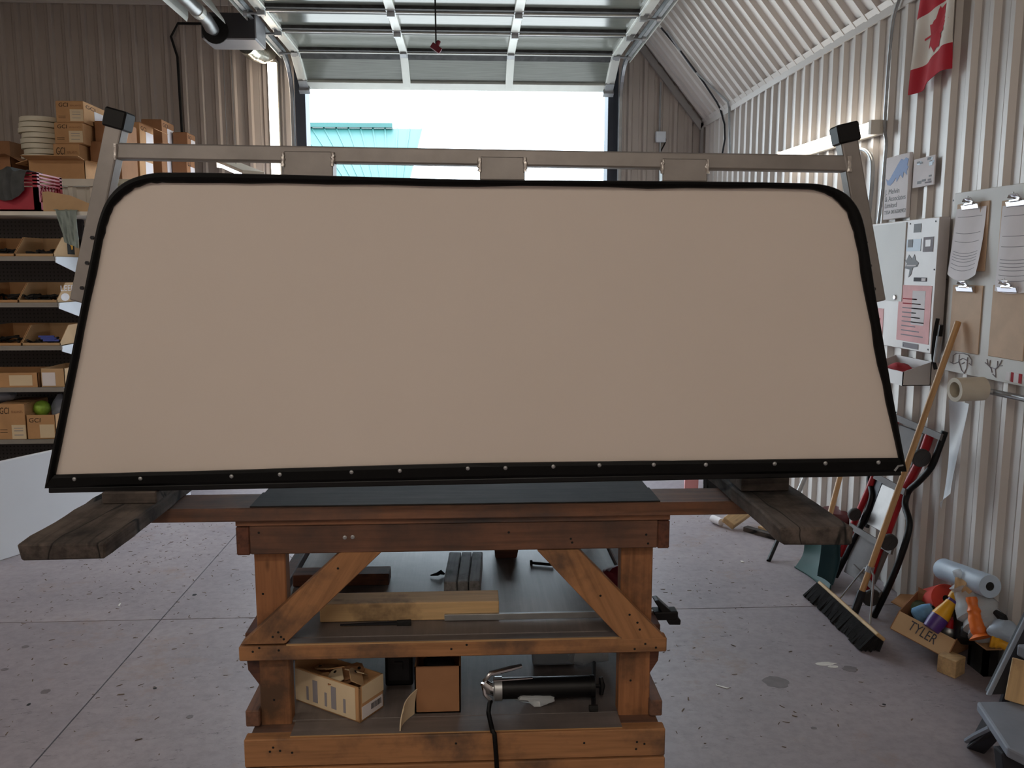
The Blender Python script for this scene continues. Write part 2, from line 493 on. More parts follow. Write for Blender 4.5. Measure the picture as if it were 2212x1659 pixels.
# left wall and the wall behind the camera
wl = build('wall_left', MB().box(XL-.16, XL-.012, YR, YB+.1, 0, CEIL+.1), 'trim_metal', kind='structure')
sheets(wl, (XL, YR, 0), (0,1,0), (0,0,1), (1,0,0), YB-YR, lambda a: CEIL, 'wall_metal')
wq = build('wall_rear', MB().box(XL, XR, YR-.16, YR-.012, 0, CEIL+.1), 'trim_metal', kind='structure')
sheets(wq, (XR, YR, 0), (-1,0,0), (0,0,1), (0,1,0), XR-XL, lambda a: gab(XR-a), 'wall_metal')
# trims: eave flashing, corner flashing, gable rake, door jambs
build('trim_1', MB().prism([(XR-.03,YR,EAVE-.045),(XR-.03,YR,EAVE),(XR-.052,YR,EAVE+.026),(XR-.04,YR,EAVE+.036),(XR-.018,YR,EAVE+.006),(XR-.018,YR,EAVE-.045)], (0,YB-YR,0)), 'wall_metal', kind='structure')
mb = MB(); a_ = Vector((XR-.03, YB-.03, EAVE-.02)); b_ = Vector((RIDGE_X, YB-.03, CEIL-.03))
mb.prism([a_, a_+Vector((-.035,0,-.05)), b_+Vector((-.035,0,-.05)), b_], (0,-.03,0))
build('trim_2', mb, 'trim_metal', kind='structure')
build('trim_3', MB().box(XR-.06, XR-.03, YB-.06, YB-.028, 0, EAVE), 'trim_metal', kind='structure')
for k, (xa, xb) in enumerate(((EO[0]-.10, EO[0]), (EO[1], EO[1]+.10))):
    mb = MB().box(xa, xb, YB-.035, YB+.19, 0, DH)
    build('trim_%d' % (4+k), mb, 'dark_trim', kind='structure', bev=.004)
build('trim_6', MB().box(EO[0]-.10, EO[1]+.10, YB-.035, YB+.19, DH-.02, DH+.08), 'dark_trim', kind='structure')
mb = MB(); mb.box(XL, EO[0]-.1, YB-.045, YB-.027, CEIL-.10, CEIL)
build('trim_7', mb, 'wall_metal', kind='structure')

# ---- outside: yard and the neighbouring green-roofed building
build('ground', MB().box(-60, 60, YB+.1, 90, -.2, -.02), 'gravel', kind='structure')
nb = empty('neighbour_building', (-5, 34, 0), 'neighbouring building with teal ribbed metal roof seen through the open door', 'building')
ra, rb = P(668, 281, Y=36), P(911, 290, Y=36)
ea = Vector((ra.x-.1, 30, ra.z-3.4)); eb = Vector((P(872, 400, Y=30).x, 30, ea.z))
zr = ra.z
mb = MB(); mb.box8([ea, eb, Vector((rb.x,36,zr)), Vector((ra.x-8,36,zr)), ea+Vector((0,0,.08)), eb+Vector((0,0,.08)), Vector((rb.x,36,zr+.08)), Vector((ra.x-8,36,zr+.08))])
build('roof', mb, 'teal_roof', nb)
for i in range(26):
    t = i/25
    a = ea.lerp(eb, t)+Vector((0,0,.08)); b = Vector((ra.x-8,36,zr+.08)).lerp(Vector((rb.x,36,zr+.08)), t)
    build('roof_rib', MB().tube([a, b], .045, 4), 'teal_roof', nb)
build('ridge_cap', MB().box(ra.x-8, rb.x-1.2, 35.8, 36.3, zr+.1, zr+.28), 'teal_roof', nb)
build('building_wall', MB().box(ea.x-6, eb.x-.3, 30.3, 40, 0, ea.z), 'outer_wall', nb)

# ---- sectional overhead door, rolled most of the way up
ZT = 3.70
DC = (EO[0]+EO[1])/2; DW = (EO[1]-EO[0])/2+.03
dr = empty('door_1', (DC, YB-.2, DH), kind='structure')
yb1, yb2, yb3 = P(985, 108, Z=ZT).y, P(985, 62, Z=ZT).y, P(985, 17, Z=ZT).y
bot = P(985, 189, Y=YB-.10); 
secs = [(Vector((0, bot.y, bot.z)), Vector((0, yb1, ZT))), (Vector((0, yb1, ZT)), Vector((0, yb2, ZT))), (Vector((0, yb2, ZT)), Vector((0, yb3, ZT))),
        (Vector((0, yb3, ZT)), Vector((0, yb3-.52, ZT))), (Vector((0, yb3-.52, ZT)), Vector((0, yb3-1.04, ZT)))]
sx = [DC-DW, P(855, 60, Z=ZT).x+.01, P(1113, 60, Z=ZT).x, DC+DW]
for k, (a, b) in enumerate(secs):
    t = (b-a); Ls = t.length; t.normalize()
    nrm = Vector((0, t.z, -t.y));  nrm = -nrm if nrm.z > 0 else nrm     # room side
    def bx(x0, x1, u0, u1, h0, h1):
        q = []
        for h in (h0, h1):
            for (x, u) in ((x0,u0),(x1,u0),(x1,u1),(x0,u1)): q.append(Vector((x,0,0))+a+t*u+nrm*h)
        return MB().box8(q)
    sec = empty('door_section', a+Vector((DC,0,0)), parent=dr)
    g = .006
    rw = .085 if k == 0 else .06
    build('bottom_rail', bx(sx[0], sx[3], g, rw, -.02, .03), 'white_alu' if k == 0 else 'rail_shade', sec, bev=.003, seg=1)
    build('top_rail', bx(sx[0], sx[3], Ls-.10, Ls-g, -.02, .03), 'rail_shade', sec, bev=.003, seg=1)
    build('stiffener', bx(sx[0]+.06, sx[3]-.06, Ls-.016, Ls-.002, .03, .042), 'white_alu', sec)
    for i, xc in enumerate(sx):
        w0, w1 = ((0, .085), (-.035, .035), (-.035, .035), (-.085, 0))[i]
        build('stile', bx(xc+w0, xc+w1, rw*.4, Ls-.012, -.02, .036), 'white_alu', sec, bev=.003, seg=1)
        if i in (0, 3):
            build('stile_rib', bx(xc+(.05 if i == 0 else -.075), xc+(.075 if i == 0 else -.05), g, Ls-g, .032, .045), 'white_alu', sec)
    for i in range(3):
        build('pane', bx(sx[i]+.03, sx[i+1]-.03, rw-.01, Ls-.04, -.006, .006), 'door_pane', sec)
    for i, xc in enumerate(sx):
        hx = xc+(.045, 0, 0, -.045)[i]
        mb = bx(hx-.035, hx+.035, Ls-.065, Ls+.055, .033, .040)
        mb.f += []
        h2 = bx(hx-.028, hx+.028, Ls-.02, Ls+.02, .040, .075); mb.add(h2.v, h2.f)
        if i in (0, 3):
            s_ = -1 if i == 0 else 1
            mb.tube([Vector((hx,0,0))+a+t*Ls+nrm*.06, Vector((hx+s_*.13,0,0))+a+t*Ls+nrm*.06], .009, 8)
            mb.tube([Vector((hx+s_*.10,0,0))+a+t*Ls+nrm*.06, Vector((hx+s_*.13,0,0))+a+t*Ls+nrm*.06], .024, 12)
        build('hinge', mb, 'galv', sec)
    if k == 0:
        for i in (0, 3):
            hx = sx[i]+(.045 if i == 0 else -.045)
            mb = bx(hx-.04, hx+.04, .0, .12, .033, .05); h2 = bx(hx-.05, hx+.05, -.03, .02, -.02, .07); mb.add(h2.v, h2.f)
            build('bottom_bracket', mb, 'galv', sec)
        build('weather_strip', bx(sx[0], sx[3], -.02, .006, -.015, .02), 'white_alu', sec)
for s_ in (-1, 1):
    X = DC+s_*(DW+.07)
    R = .36; y_c = YB-.13-R; pts = [(X, 3.2, ZT-.02), (X, y_c, ZT-.02)]
    for i in range(1, 9):
        an = math.pi/2*i/8; pts.append((X, y_c+R*math.sin(an), ZT-.02-R+R*math.cos(an)))
    pts.append((X, YB-.13, 0.0))
    # C-shaped track: web and two lips
    mb = MB()
    for off, th in ((.030*s_, .004),):
        vs = []
        for i, p in enumerate(pts):
            p = Vector(p); q = Vector(pts[min(i+1, len(pts)-1)])-Vector(pts[max(i-1, 0)]); q.normalize()
            nn = Vector((0, q.z, -q.y)); nn = -nn if (nn.z > 0 or (abs(nn.z) < 1e-6 and nn.y > 0)) else nn
            for du, dn in ((-.012*s_, -.028), (.014*s_, -.034), (.018*s_, -.028), (.018*s_, .028), (.014*s_, .034), (-.012*s_, .028), (-.012*s_, .022), (.012*s_, .024), (.012*s_, -.024), (-.012*s_, -.022)):
                vs.append(p+Vector((du,0,0))+nn*dn)
        n = 10; fs = [tuple(range(n)), tuple(range(len(vs)-n, len(vs)))[::-1]]
        for i in range(len(pts)-1):
            for j in range(n): fs.append((i*n+j, i*n+(j+1) % n, (i+1)*n+(j+1) % n, (i+1)*n+j))
        mb.add(vs, fs)
    build('track', mb, 'galv', dr, label='galvanised curved roller track')
    # wide angle iron that carries the horizontal track
    build('track_angle', MB().box(X+s_*.036-.004, X+s_*.036+.004, 3.2, y_c+.1, ZT-.06, ZT+.06), 'white_alu', dr)
    for yy in (4.2, 6.6): build('track_hanger', MB().box(X+s_*.05-.003, X+s_*.05+.003, yy, yy+.04, ZT+.02, CEIL), 'galv', dr)
    build('lift_cable', MB().tube([(X-s_*.09, bot.y-.03, bot.z), (X-s_*.05, YB-.10, bot.z+.5)], .003, 5), 'steel_dark', dr)
# ---- pull cord with red handle
pc = P(942, 104, Y=5.6)
rp = empty('pull_cord', (pc.x, 5.6, pc.z-.05), 'dark pull cord with small red handle hanging below the overhead door', 'cord')
build('rope', MB().tube([(pc.x-.004, 5.6, ZT-.05), (pc.x-.003, 5.6, pc.z+.4), (pc.x, 5.6, pc.z+.02)], .005, 6), 'black_matt', rp)
mb = MB(); c_ = Vector((pc.x, 5.6, pc.z))
R_ = Matrix.Rotation(.6, 3, 'Y')
mb.box8([c_+R_ @ Vector(q) for q in ((-.035,-.015,-.018),(.035,-.015,-.018),(.035,.015,-.018),(-.035,.015,-.018),(-.035,-.015,.018),(.035,-.015,.018),(.035,.015,.018),(-.035,.015,.018))])
mb.tube([c_+Vector((.0,0,.0)), c_+Vector((.02,0,.045))], .014, 8)
build('handle', mb, 'red_dark', rp, bev=.004)

# ---- lamps
def strip_lamp(name, label, a, b, w, h, n, light_w=0, day=False, group=None):
    """fluorescent fitting from a to b, shining along n"""
    a, b, n = Vector(a), Vector(b), Vector(n)
    r = empty(name, (a+b)/2, label, 'light', group)
    t = (b-a).normalized(); s = t.cross(n)
    def bb(a, b, s0, s1, n0, n1):
        return MB().box8([a+s*s0+n*n0, b+s*s0+n*n0, b+s*s1+n*n0, a+s*s1+n*n0, a+s*s0+n*n1, b+s*s0+n*n1, b+s*s1+n*n1, a+s*s1+n*n1])
    build('housing', bb(a, b, -w/2, w/2, -h, 0), 'lamp_housing', r, bev=.004, seg=1)
    for e in (a, b):
        d = t*.03 if e == a else -t*.03
        build('end_cap', bb(e, e+d, -w/2, w/2, 0, .05), 'lamp_housing', r)
    m_ = 'tube_day' if day else 'tube_light'
    for q in (-w*.22, w*.22):
        build('lamp_tube', MB().tube([a+t*.03+s*q+n*.028, b-t*.03+s*q+n*.028], .019, 10), m_, r, smooth=True)
    if light_w:
        L = bpy.data.lights.new('lamp_light', 'AREA'); L.shape = 'RECTANGLE'; L.size = (b-a).length; L.size_y = w
        L.energy = light_w*LAMP; L.color = (1.0, .90, .78)
        o = bpy.data.objects.new('lamp_light', L); col.objects.link(o); o.parent = r
        M = Matrix((t, -s, -n)).transposed().to_4x4(); M.translation = n*.06; o.matrix_local = M
    return r
va, vb = P(586, 128, Y=YB-.12), P(594, 392, Y=YB-.12)
strip_lamp('fluorescent_lamp', 'glowing fluorescent tube mounted upright on the far wall left of the door', (va.x, YB-.09, va.z), (va.x, YB-.09, vb.z-.05), .09, .06, (0,-1,0))
la, lb = P(1684, 334, X=2.235), P(1893, 274, X=2.235)
zz = (la.z+lb.z)/2
strip_lamp('fluorescent_lamp', 'long glowing fluorescent fixture slanting across the right wall', (2.255, la.y, la.z-.02), (2.255, lb.y, lb.z), .075, .035, (-1,0,0), 22)
qa, qb = P(488, 352, Y=7.9), P(548, 377, Y=6.9)
hang = strip_lamp('fluorescent_lamp', 'bright cold-white light fitting beside the cartons, seen below the crossbar', qa, qb, .20, .03, (.12,-.30,-.95), 0, True)
for t_ in (.08, .40):
    q_ = qa.lerp(qb, t_); build('hanger_wire', MB().tube([q_+Vector((0,0,.028)), Vector((q_.x, q_.y, CEIL))], .003, 5), 'galv', hang)
for i, (lx, ly) in enumerate(((-.2, -1.4), (-3.6, -1.4), (-.2, -3.2), (-3.6, -3.2), (-4.8, 2.2))):  # unseen fixtures added as fill for the cap front, bench and left rear
    strip_lamp('fluorescent_lamp', 'added ceiling fill lamp over the left side of the shop, outside the picture' if i == 4 else 'added ceiling fill lamp over the shop floor behind the photographer', (lx-.7, ly, CEIL-.09), (lx+.7, ly, CEIL-.09), .30, .07, (0,0,-1), 170 if i == 4 else 95, group='added unseen ceiling fill lamps')

# ================================================================== TRUCK CAP ON THE BENCH
ang = math.radians(-3.2)
CP0 = P(1030, 700, Y=2.0)
cn = Vector((math.sin(-ang), -math.cos(ang), 0)); cn = Vector((-math.sin(math.radians(3.2)), -math.cos(math.radians(3.2)), 0))   # towards the camera, left side nearer
ct = Vector((-cn.y, cn.x, 0))                                          # along the panel, to the right
def C(px, py, back=0.0): return PP(px, py, CP0-cn*back, cn)
pairs = [((98,1053),(120,1025)), ((150,795),(171,770)), ((200,545),(220,530)), ((214,478),(232,478)), ((232,432),(252,438)), ((262,399),(284,411)),
         ((300,381),(316,398)), ((350,373),(360,394)), ((600,377),(600,396)), ((1030,388),(1030,402)), ((1400,391),(1400,406)), ((1740,396),(1735,409)), ((1790,402),(1782,417)),
         ((1828,420),(1812,436)), ((1854,452),(1834,468)), ((1868,495),(1847,512)), ((1893,650),(1873,665)), ((1925,840),(1906,830)), ((1957,1018),(1941,990))]
def catmull(pts, n=4):
    out = []
    for i in range(len(pts)-1):
        p0 = pts[max(i-1, 0)]; p1 = pts[i]; p2 = pts[i+1]; p3 = pts[min(i+2, len(pts)-1)]
        for k in range(n):
            t = k/n
            # centripetal-safe: damp tangents by segment length
            d = (p2-p1).length
            m1 = (p2-p0)*(d/max((p2-p1).length+(p1-p0).length, 1e-6)); m2 = (p3-p1)*(d/max((p3-p2).length+(p2-p1).length, 1e-6))
            out.append(p1*(2*t**3-3*t*t+1)+m1*(t**3-2*t*t+t)+p2*(-2*t**3+3*t*t)+m2*(t**3-t*t))
    out.append(pts[-1]); return out
outer = catmull([C(*a) for a, b in pairs]); inner = catmull([C(*b) for a, b in pairs])
zlow = min(outer[0].z, outer[-1].z)
cap = empty('truck_cap', (CP0.x, CP0.y, 1.235), 'large white truck cap standing on blocks, blank end towards the camera, black rubber edging', 'truck cap')
# end panel
ip = [p-cn*.004 for p in inner]
op = [p.lerp(q, .5)-cn*.004 for p, q in zip(inner, outer)]
build('end_panel', MB().prism(op, -cn*.02), 'cap_white', cap)
# shell: roof and sides running back
DEPTH = 1.85
mb = MB(); n = len(outer); mid = (outer[0]+outer[-1])/2
ins = [p.lerp(q, .35) for p, q in zip(outer, inner)]
vs = [p-cn*.012 for p in ins]+[p-cn*DEPTH for p in ins]
inn = [p+(mid+Vector((0,0,.25))-p).normalized()*.012 for p in ins]
vs += [p-cn*.03 for p in inn]+[p-cn*DEPTH for p in inn]
fs = []
for i in range(n-1):
    fs += [(i, i+1, n+i+1, n+i), (2*n+i, 3*n+i, 3*n+i+1, 2*n+i+1), (i, 2*n+i, 2*n+i+1, i+1), (n+i, n+i+1, 3*n+i+1, 3*n+i)]
fs += [(0, n, 3*n, 2*n), (n-1, 3*n-1, 4*n-1, 2*n-1)]
mb.add(vs, fs)
build('shell', mb, 'cap_white', cap, smooth=True)
# rubber edging: rounded band from inner to outer line
mb = MB(); vs = []; prof = ((0, -.003), (.0, .004), (.15, .009), (.5, .012), (.85, .009), (1.0, .002), (1.02, -.02), (.6, -.022))
rnd = random.Random(3)
wob = [rnd.uniform(-1, 1)*.0022 for _ in range(n)]
for i in range(n):
    for s, h in prof:
        q = inner[i].lerp(outer[i], s)
        if s == 0: q = q+(inner[i]-outer[i]).normalized()*wob[i]
        vs.append(q+cn*h)
k = len(prof)
fs = [tuple(range(k)), tuple(range((n-1)*k, n*k))[::-1]]
for i in range(n-1):
    for j in range(k): fs.append((i*k+j, i*k+(j+1) % k, (i+1)*k+(j+1) % k, (i+1)*k+j))
mb.add(vs, fs)
build('rubber_edging', mb, 'black_rubber', cap, smooth=True, label='black rubber edging round the panel')
# bottom band with rivets and the lower lip
bl = [C(98,1054), C(1000,1033), C(1957,1018)]; tl = [C(118,1026), C(1000,1001), C(1942,989)]
mb = MB()
nb_ = 24; vs = []
for i in range(nb_+1):
    t = i/nb_; f = lambda q: q[0].lerp(q[1], t*2) if t < .5 else q[1].lerp(q[2], t*2-1)
    a, b = f(tl), f(bl)
    for s, h in ((0, .0), (0, .005), (.2, .009), (.8, .009), (1, .004), (1, -.03), (0, -.02)): vs.append(a.lerp(b, s)+cn*h+Vector((0,0,rnd.uniform(-.001,.001) if s == 0 else 0)))
fs = [tuple(range(7)), tuple(range(nb_*7, nb_*7+7))[::-1]]
for i in range(nb_):
    for j in range(7): fs.append((i*7+j, i*7+(j+1) % 7, (i+1)*7+(j+1) % 7, (i+1)*7+j))
mb.add(vs, fs); build('bottom_band', mb, 'black_rubber', cap, label='black rubber band along the lower edge')
mb = MB()
q0, q1, q2, q3 = C(106,1052,-.0), C(1946,1014), C(1946,1027), C(106,1065)
mb.box8([q3-cn*.05, q2-cn*.05, q2+cn*.004, q3+cn*.004, q0-cn*.05, q1-cn*.05, q1+cn*.004, q0+cn*.004])
build('bottom_lip', mb, 'black_plastic', cap, bev=.003)
for s_, px, py in ((0, 120, 1058), (1, 1930, 1022)):
    p = C(px, py)
    build('bottom_rail', MB().prism([p+Vector((0,0,-.006)), p+ct*(.045 if s_ == 0 else -.045)+Vector((0,0,-.006)), p+ct*(.045 if s_ == 0 else -.045)+Vector((0,0,.02)), p+Vector((0,0,.02))], -cn*DEPTH), 'black_plastic', cap)
rv = [(165,1033),(307,1032),(503,1027),(607,1023),(761,1018),(865,1015),(1011,1010),(1092,1009),(1195,1006),(1294,1003),(1411,1002),(1523,1002),(1671,1000),(1780,999),(1894,997)]
RM = Matrix((ct, Vector((0,0,1)), cn)).transposed().to_4x4()
for px, py in rv:
    M = RM.copy(); M.translation = C(px, py)+cn*.009
    build('rivet', MB().lathe([(.0052,0),(.0052,.001),(.0044,.0022),(.002,.003),(.0001,.0031)], 12, M), 'galv', cap, smooth=True)
p = C(1940, 1010)+cn*.008
build('torn_edge', MB().tube([p+Vector((-.012,0,-.006)), p+Vector((-.004,0,.006)), p+Vector((.008,0,.008))], .003, 6), 'galv', cap)
# rack welded from square tube
RB = .11
T = .042
def sqtube(name, a, b, mat='alu', w=T, d=T, parent=cap):
    o = board(name, a, b, w, d, cn, mat, parent, bev=.004, seg=2); return o
def post(top, bottom, capbox):
    a, b = C(*top, back=RB), C(*bottom, back=RB)
    o = sqtube('rack_post', a, b)
    ax = (a-b).normalized()
    o2 = board('post_cap', a-ax*.02, a+ax*.026, .054, .054, cn, 'black_plastic', cap, bev=.004, label='black plastic end cap')
    return a, b
lp = post((256,262), (176,652), 0); rp_ = post((1826,292), (1889,652), 0)

for f in (.08, .22, .36):
    for (a, b), sg in ((lp, 1), (rp_, -1)):
        p = b.lerp(a, f)+cn*.022+ct*(.006*sg)
        M = RM.copy(); M.translation = p
        build('post_bolt', MB().lathe([(.005,0),(.005,.004)], 6, M), 'steel_dark', cap)
ca, cb = C(252, 328, back=RB), C(1834, 355, back=RB)
sqtube('crossbar', ca, cb, w=T*.92, d=T*.95)
for x0, x1, y0, y1 in ((612,719,326,381), (1036,1134,338,388), (1431,1528,342,391)):
    q = [C(x0,y0,RB-.022), C(x1,y0+1.5,RB-.022), C(x1,y1+1,RB-.022), C(x0,y1,RB-.022)]
    pl = build('mounting_plate', MB().prism([q[3],q[2],q[1],q[0]], -cn*.045), 'alu', cap, bev=.002, seg=1)
    for xx in (x0, x1):
        pts = [C(xx+random.uniform(-1.5,1.5), y0+3+(30*i/8), RB-.023) for i in range(9)]
        build('weld_bead', MB().tube(pts, [.004+.002*random.random() for _ in pts], 6), 'alu_weld', pl, smooth=True)
for px, py in ((249,328), (1836,354)):
    pts = [C(px+random.uniform(-1,1), py-17+34*i/8, RB-.022) for i in range(9)]
    build('weld_bead', MB().tube(pts, [.004+.002*random.random() for _ in pts], 6), 'alu_weld', cap, smooth=True)

# ================================================================== WORK BENCH
BY = 2.14
def bz(y, Y=BY, x=978): return P(x, y, Y=Y).z
def bxx(x, y, Y=BY): return P(x, y, Y=Y).x
bench = empty('work_bench', (P(978,1200,Y=BY).x, 2.8, 0), 'heavy wooden work bench built from studs, with two shelves', 'bench')
BD = 1.30                                   # depth of the bench
ztop = bz(1092, 2.12)
def bb(name, x0, x1, y0, y1, z0, z1, mat, bev=.003):
    """bench timber as an axis-aligned board with grain along its longest side"""
    d = (x1-x0, y1-y0, z1-z0); k = d.index(max(d)); c = Vector(((x0+x1)/2, (y0+y1)/2, (z0+z1)/2))
    e = Vector((0,0,0)); e[k] = d[k]/2
    if k == 0: return board(name, c-e, c+e, d[1], d[2], (0,0,1), mat, bench, bev)
    if k == 1: return board(name, c-e, c+e, d[0], d[2], (0,0,1), mat, bench, bev)
    return board(name, c-e, c+e, d[0], d[1], (0,1,0), mat, bench, bev)
# top: long outrigger plank in front, shorter planks behind it
xo0, xo1 = bxx(322, 1105, 2.12), bxx(1640, 1095, 2.12)
bb('outrigger_plank', xo0, xo1, 2.12, 2.262, ztop-.036, ztop, 'wood_rail')
xt0, xt1 = P(566, 1068, Z=ztop).x, P(1408, 1062, Z=ztop).x
yy = 2.268; k = 0
while yy < 2.12+BD-.2:
    bb('top_plank', xt0, xt1, yy, yy+.138, ztop-.036+.001*(k % 2), ztop+.001*(k % 2), 'wood_top'); yy += .144; k += 1
bb('outrigger_plank', xo0, xo1, yy, yy+.14, ztop-.036, ztop, 'wood_rail')
yback = yy+.14
bb('outrigger_skin', xt0, xt1, 2.125, 2.262, ztop+.0005, ztop+.004, 'wood_top', .001)
x0_, x1_ = bxx(509, 1125), bxx(1447, 1118)
zr1 = ztop-.036; zr0 = bz(1129)
bb('apron_strip', x0_, x1_, BY-.004, BY+.06, zr0, zr1, 'wood_rail', .001)
zrb = bz(1191)
bb('front_rail', bxx(539,1160), bxx(1421,1155), BY, BY+.038, zrb, zr0-.001, 'wood_apron')
bb('back_rail', bxx(539,1160), bxx(1421,1155), yback-.04, yback, zrb, zr0-.001, 'wood_rail')
for a, b in ((509, 538), (1421, 1447)):
    bb('side_rail', bxx(a,1165), bxx(b,1160), BY+.003, yback, zrb-.003, zr0-.004, 'wood_dark')
LX = ((bxx(553,1300,2.18), bxx(620,1300,2.18)), (bxx(1340,1300,2.18), bxx(1408,1300,2.18)))
for a, b in LX:
    bb('leg', a, b, BY+.039, BY+.039+.05, 0, zr0-.002, 'wood_leg')
    bb('leg', a, b, yback-.10, yback-.042, 0, zr0-.002, 'wood_leg')
# two braces on the front
zm1, zm0 = bz(1387), bz(1418)
def brace(pts):
    w = [P(x, y, Y=BY-.001) for x, y in pts]
    for p in w: p.y = BY-.001
    return w
def brace_obj(pts, name='brace'):
    w = brace(pts)
    c = sum(w, Vector())/len(w); d = (w[0]-w[2]); d = Vector((d.x,0,d.z)).normalized()
    z = Vector((0,-1,0)); y = z.cross(d)
    me = bpy.data.meshes.new(name)
    R3 = Matrix((d, y, z)).transposed()
    mb = MB().prism([R3.transposed() @ (p-c) for p in w], (0,0,-.037))
    me.from_pydata(mb.v, [], mb.f); me.materials.append(MATS['wood_bench'])
    bm = bmesh.new(); bm.from_mesh(me); bmesh.ops.recalc_face_normals(bm, faces=bm.faces); bm.to_mesh(me); bm.free()
    o = bpy.data.objects.new(name, me); col.objects.link(o); o.parent = bench
    M = R3.to_4x4(); M.translation = c-wloc(bench); o.matrix_local = M; bevel(o, .002, 1)
brace_obj([(735,1194),(824,1193),(616,1391),(519,1393)])
brace_obj([(1250,1188),(1160,1189),(1345,1384),(1440,1382)])
bb('middle_rail', bxx(516,1410), bxx(1440,1400), BY-.002, BY+.036, zm0, zm1, 'wood_bench')
bb('middle_rail', bxx(516,1410), bxx(1440,1400), yback-.04, yback-.002, zm0, zm1, 'wood_bench')
# splayed blocks behind the ends of the middle rail
for a, b, s_ in ((523, 553, -1), (1405, 1432, 1)):
    xa, xb = bxx(a,1440), bxx(b,1440)
    lo = bz(1490); q = [(xa,BY+.04,zm0),(xb,BY+.04,zm0),(xb,BY+.04,lo),(xa+(.02 if s_ < 0 else -.0),BY+.04,lo+.03 if s_ < 0 else lo)]
    if s_ > 0: q = [(xa,BY+.04,zm0),(xb,BY+.04,zm0),(xb-.004,BY+.04,lo+.05),(xa,BY+.04,lo)]
    else: q = [(xa,BY+.04,zm0),(xb,BY+.04,zm0),(xb,BY+.04,lo),(xa+.004,BY+.04,lo+.05)]
    build('gusset', MB().prism(q, (0,.6,0)), 'wood_dark', bench, bev=.002, seg=1)
    bb('shelf_bearer', xa, xb, BY+.04, yback, zm0-.002, zm1+.02, 'wood_dark')
# middle shelf of plywood
xs0, xs1 = bxx(556,1385), bxx(1405,1378)
zs = zm1+.004
bb('middle_shelf', xs0, xs1, BY+.039, yback-.04, zs-.014, zs, 'ply')
bb('middle_shelf', LX[0][1]+.003, LX[1][0]-.003, BY+.003, BY+.0385, zs-.008, zs, 'ply')
bb('shelf_edging', LX[0][1]+.003, LX[1][0]-.003, BY-.001, BY+.003, zs-.004, zs, 'ply_edge', 0)
# lower beam, ledge and shelf
BY2 = 2.10
zl1, zl0 = bz(1587, BY2), bz(1646, BY2)
xb0, xb1 = bxx(527,1620,BY2), bxx(1437,1600,BY2)
bb('lower_beam', xb0, xb1, BY2, BY2+.038, zl0, zl1, 'wood_bench')
bb('lower_beam', xb0, xb1, BY2-.004, BY2+.036, zl0-.085, zl0-.003, 'wood_bench')
bb('lower_ledge', xb0+.01, xb1-.01, BY2+.038, BY2+.09, zl1-.04, zl1-.002, 'wood_rail')
xq0, xq1 = bxx(631,1570), bxx(1340,1560)
bb('lower_shelf', xb0+.02, xb1-.02, BY2+.09, yback, zl1-.012, zl1+.002, 'ply')
zl = zl1+.002
bb('lower_shelf', xq0, xq1, BY2+.012, BY2+.0895, zl1+.0005, zl1+.002, 'ply', 0)
bb('shelf_edging', xq0, xq1, BY2+.009, BY2+.012, zl1, zl1+.002, 'ply_edge', 0)
bb('lower_rail', xb0, xb1, yback-.04, yback, zl0, zl1-.014, 'wood_bench')
for a, b in ((526, 556), (1406, 1434)):
    bb('side_beam', bxx(a,1560), bxx(b,1545), BY2+.06, yback-.045, zl1+.003, zl1+.05, 'wood_rail')
for px, py, yo in ((601,1366,BY-.001),(607,1376,BY-.001),(589,1376,BY-.001),(613,1381,BY-.001),(730,1228,BY-.001),(560,1400,BY-.002),(602,1405,BY-.002),(546,1408,BY-.002),(975,1402,BY-.002),(1008,1393,BY-.002),(1297,1287,BY-.001),(1360,1328,BY-.001),(1377,1345,BY-.001),(1382,1360,BY-.001),(1394,1391,BY-.002),(1371,1402,BY-.002),(1417,1399,BY-.002),(1396,1155,BY),(1400,1174,BY),(1233,1164,BY),(1236,1172,BY),(1099,1150,BY),(559,1151,BY),(590,1615,BY2),(605,1622,BY2),(583,1624,BY2),(631,1626,BY2),(985,1606,BY2),(1262,1605,BY2),(1376,1603,BY2),(1392,1607,BY2),(1374,1618,BY2),(568,1283,BY+.039),(592,1512,BY+.039),(1362,1470,BY+.039)):
    build('nail_hole', MB().lathe([(.0034,0),(.003,.0006),(.0001,.0007)], 8, Matrix.Translation(P(px,py,Y=yo)) @ Matrix.Rotation(math.pi/2,4,'X')), 'black_matt', bench)
for px, py in ((745,1161), (762,1160)):
    build('screw_head', MB().lathe([(.0055,0),(.0055,.002),(.003,.003),(.0002,.003)], 10, Matrix.Translation(P(px,py,Y=BY)) @ Matrix.Rotation(math.pi/2,4,'X')), 'galv', bench)

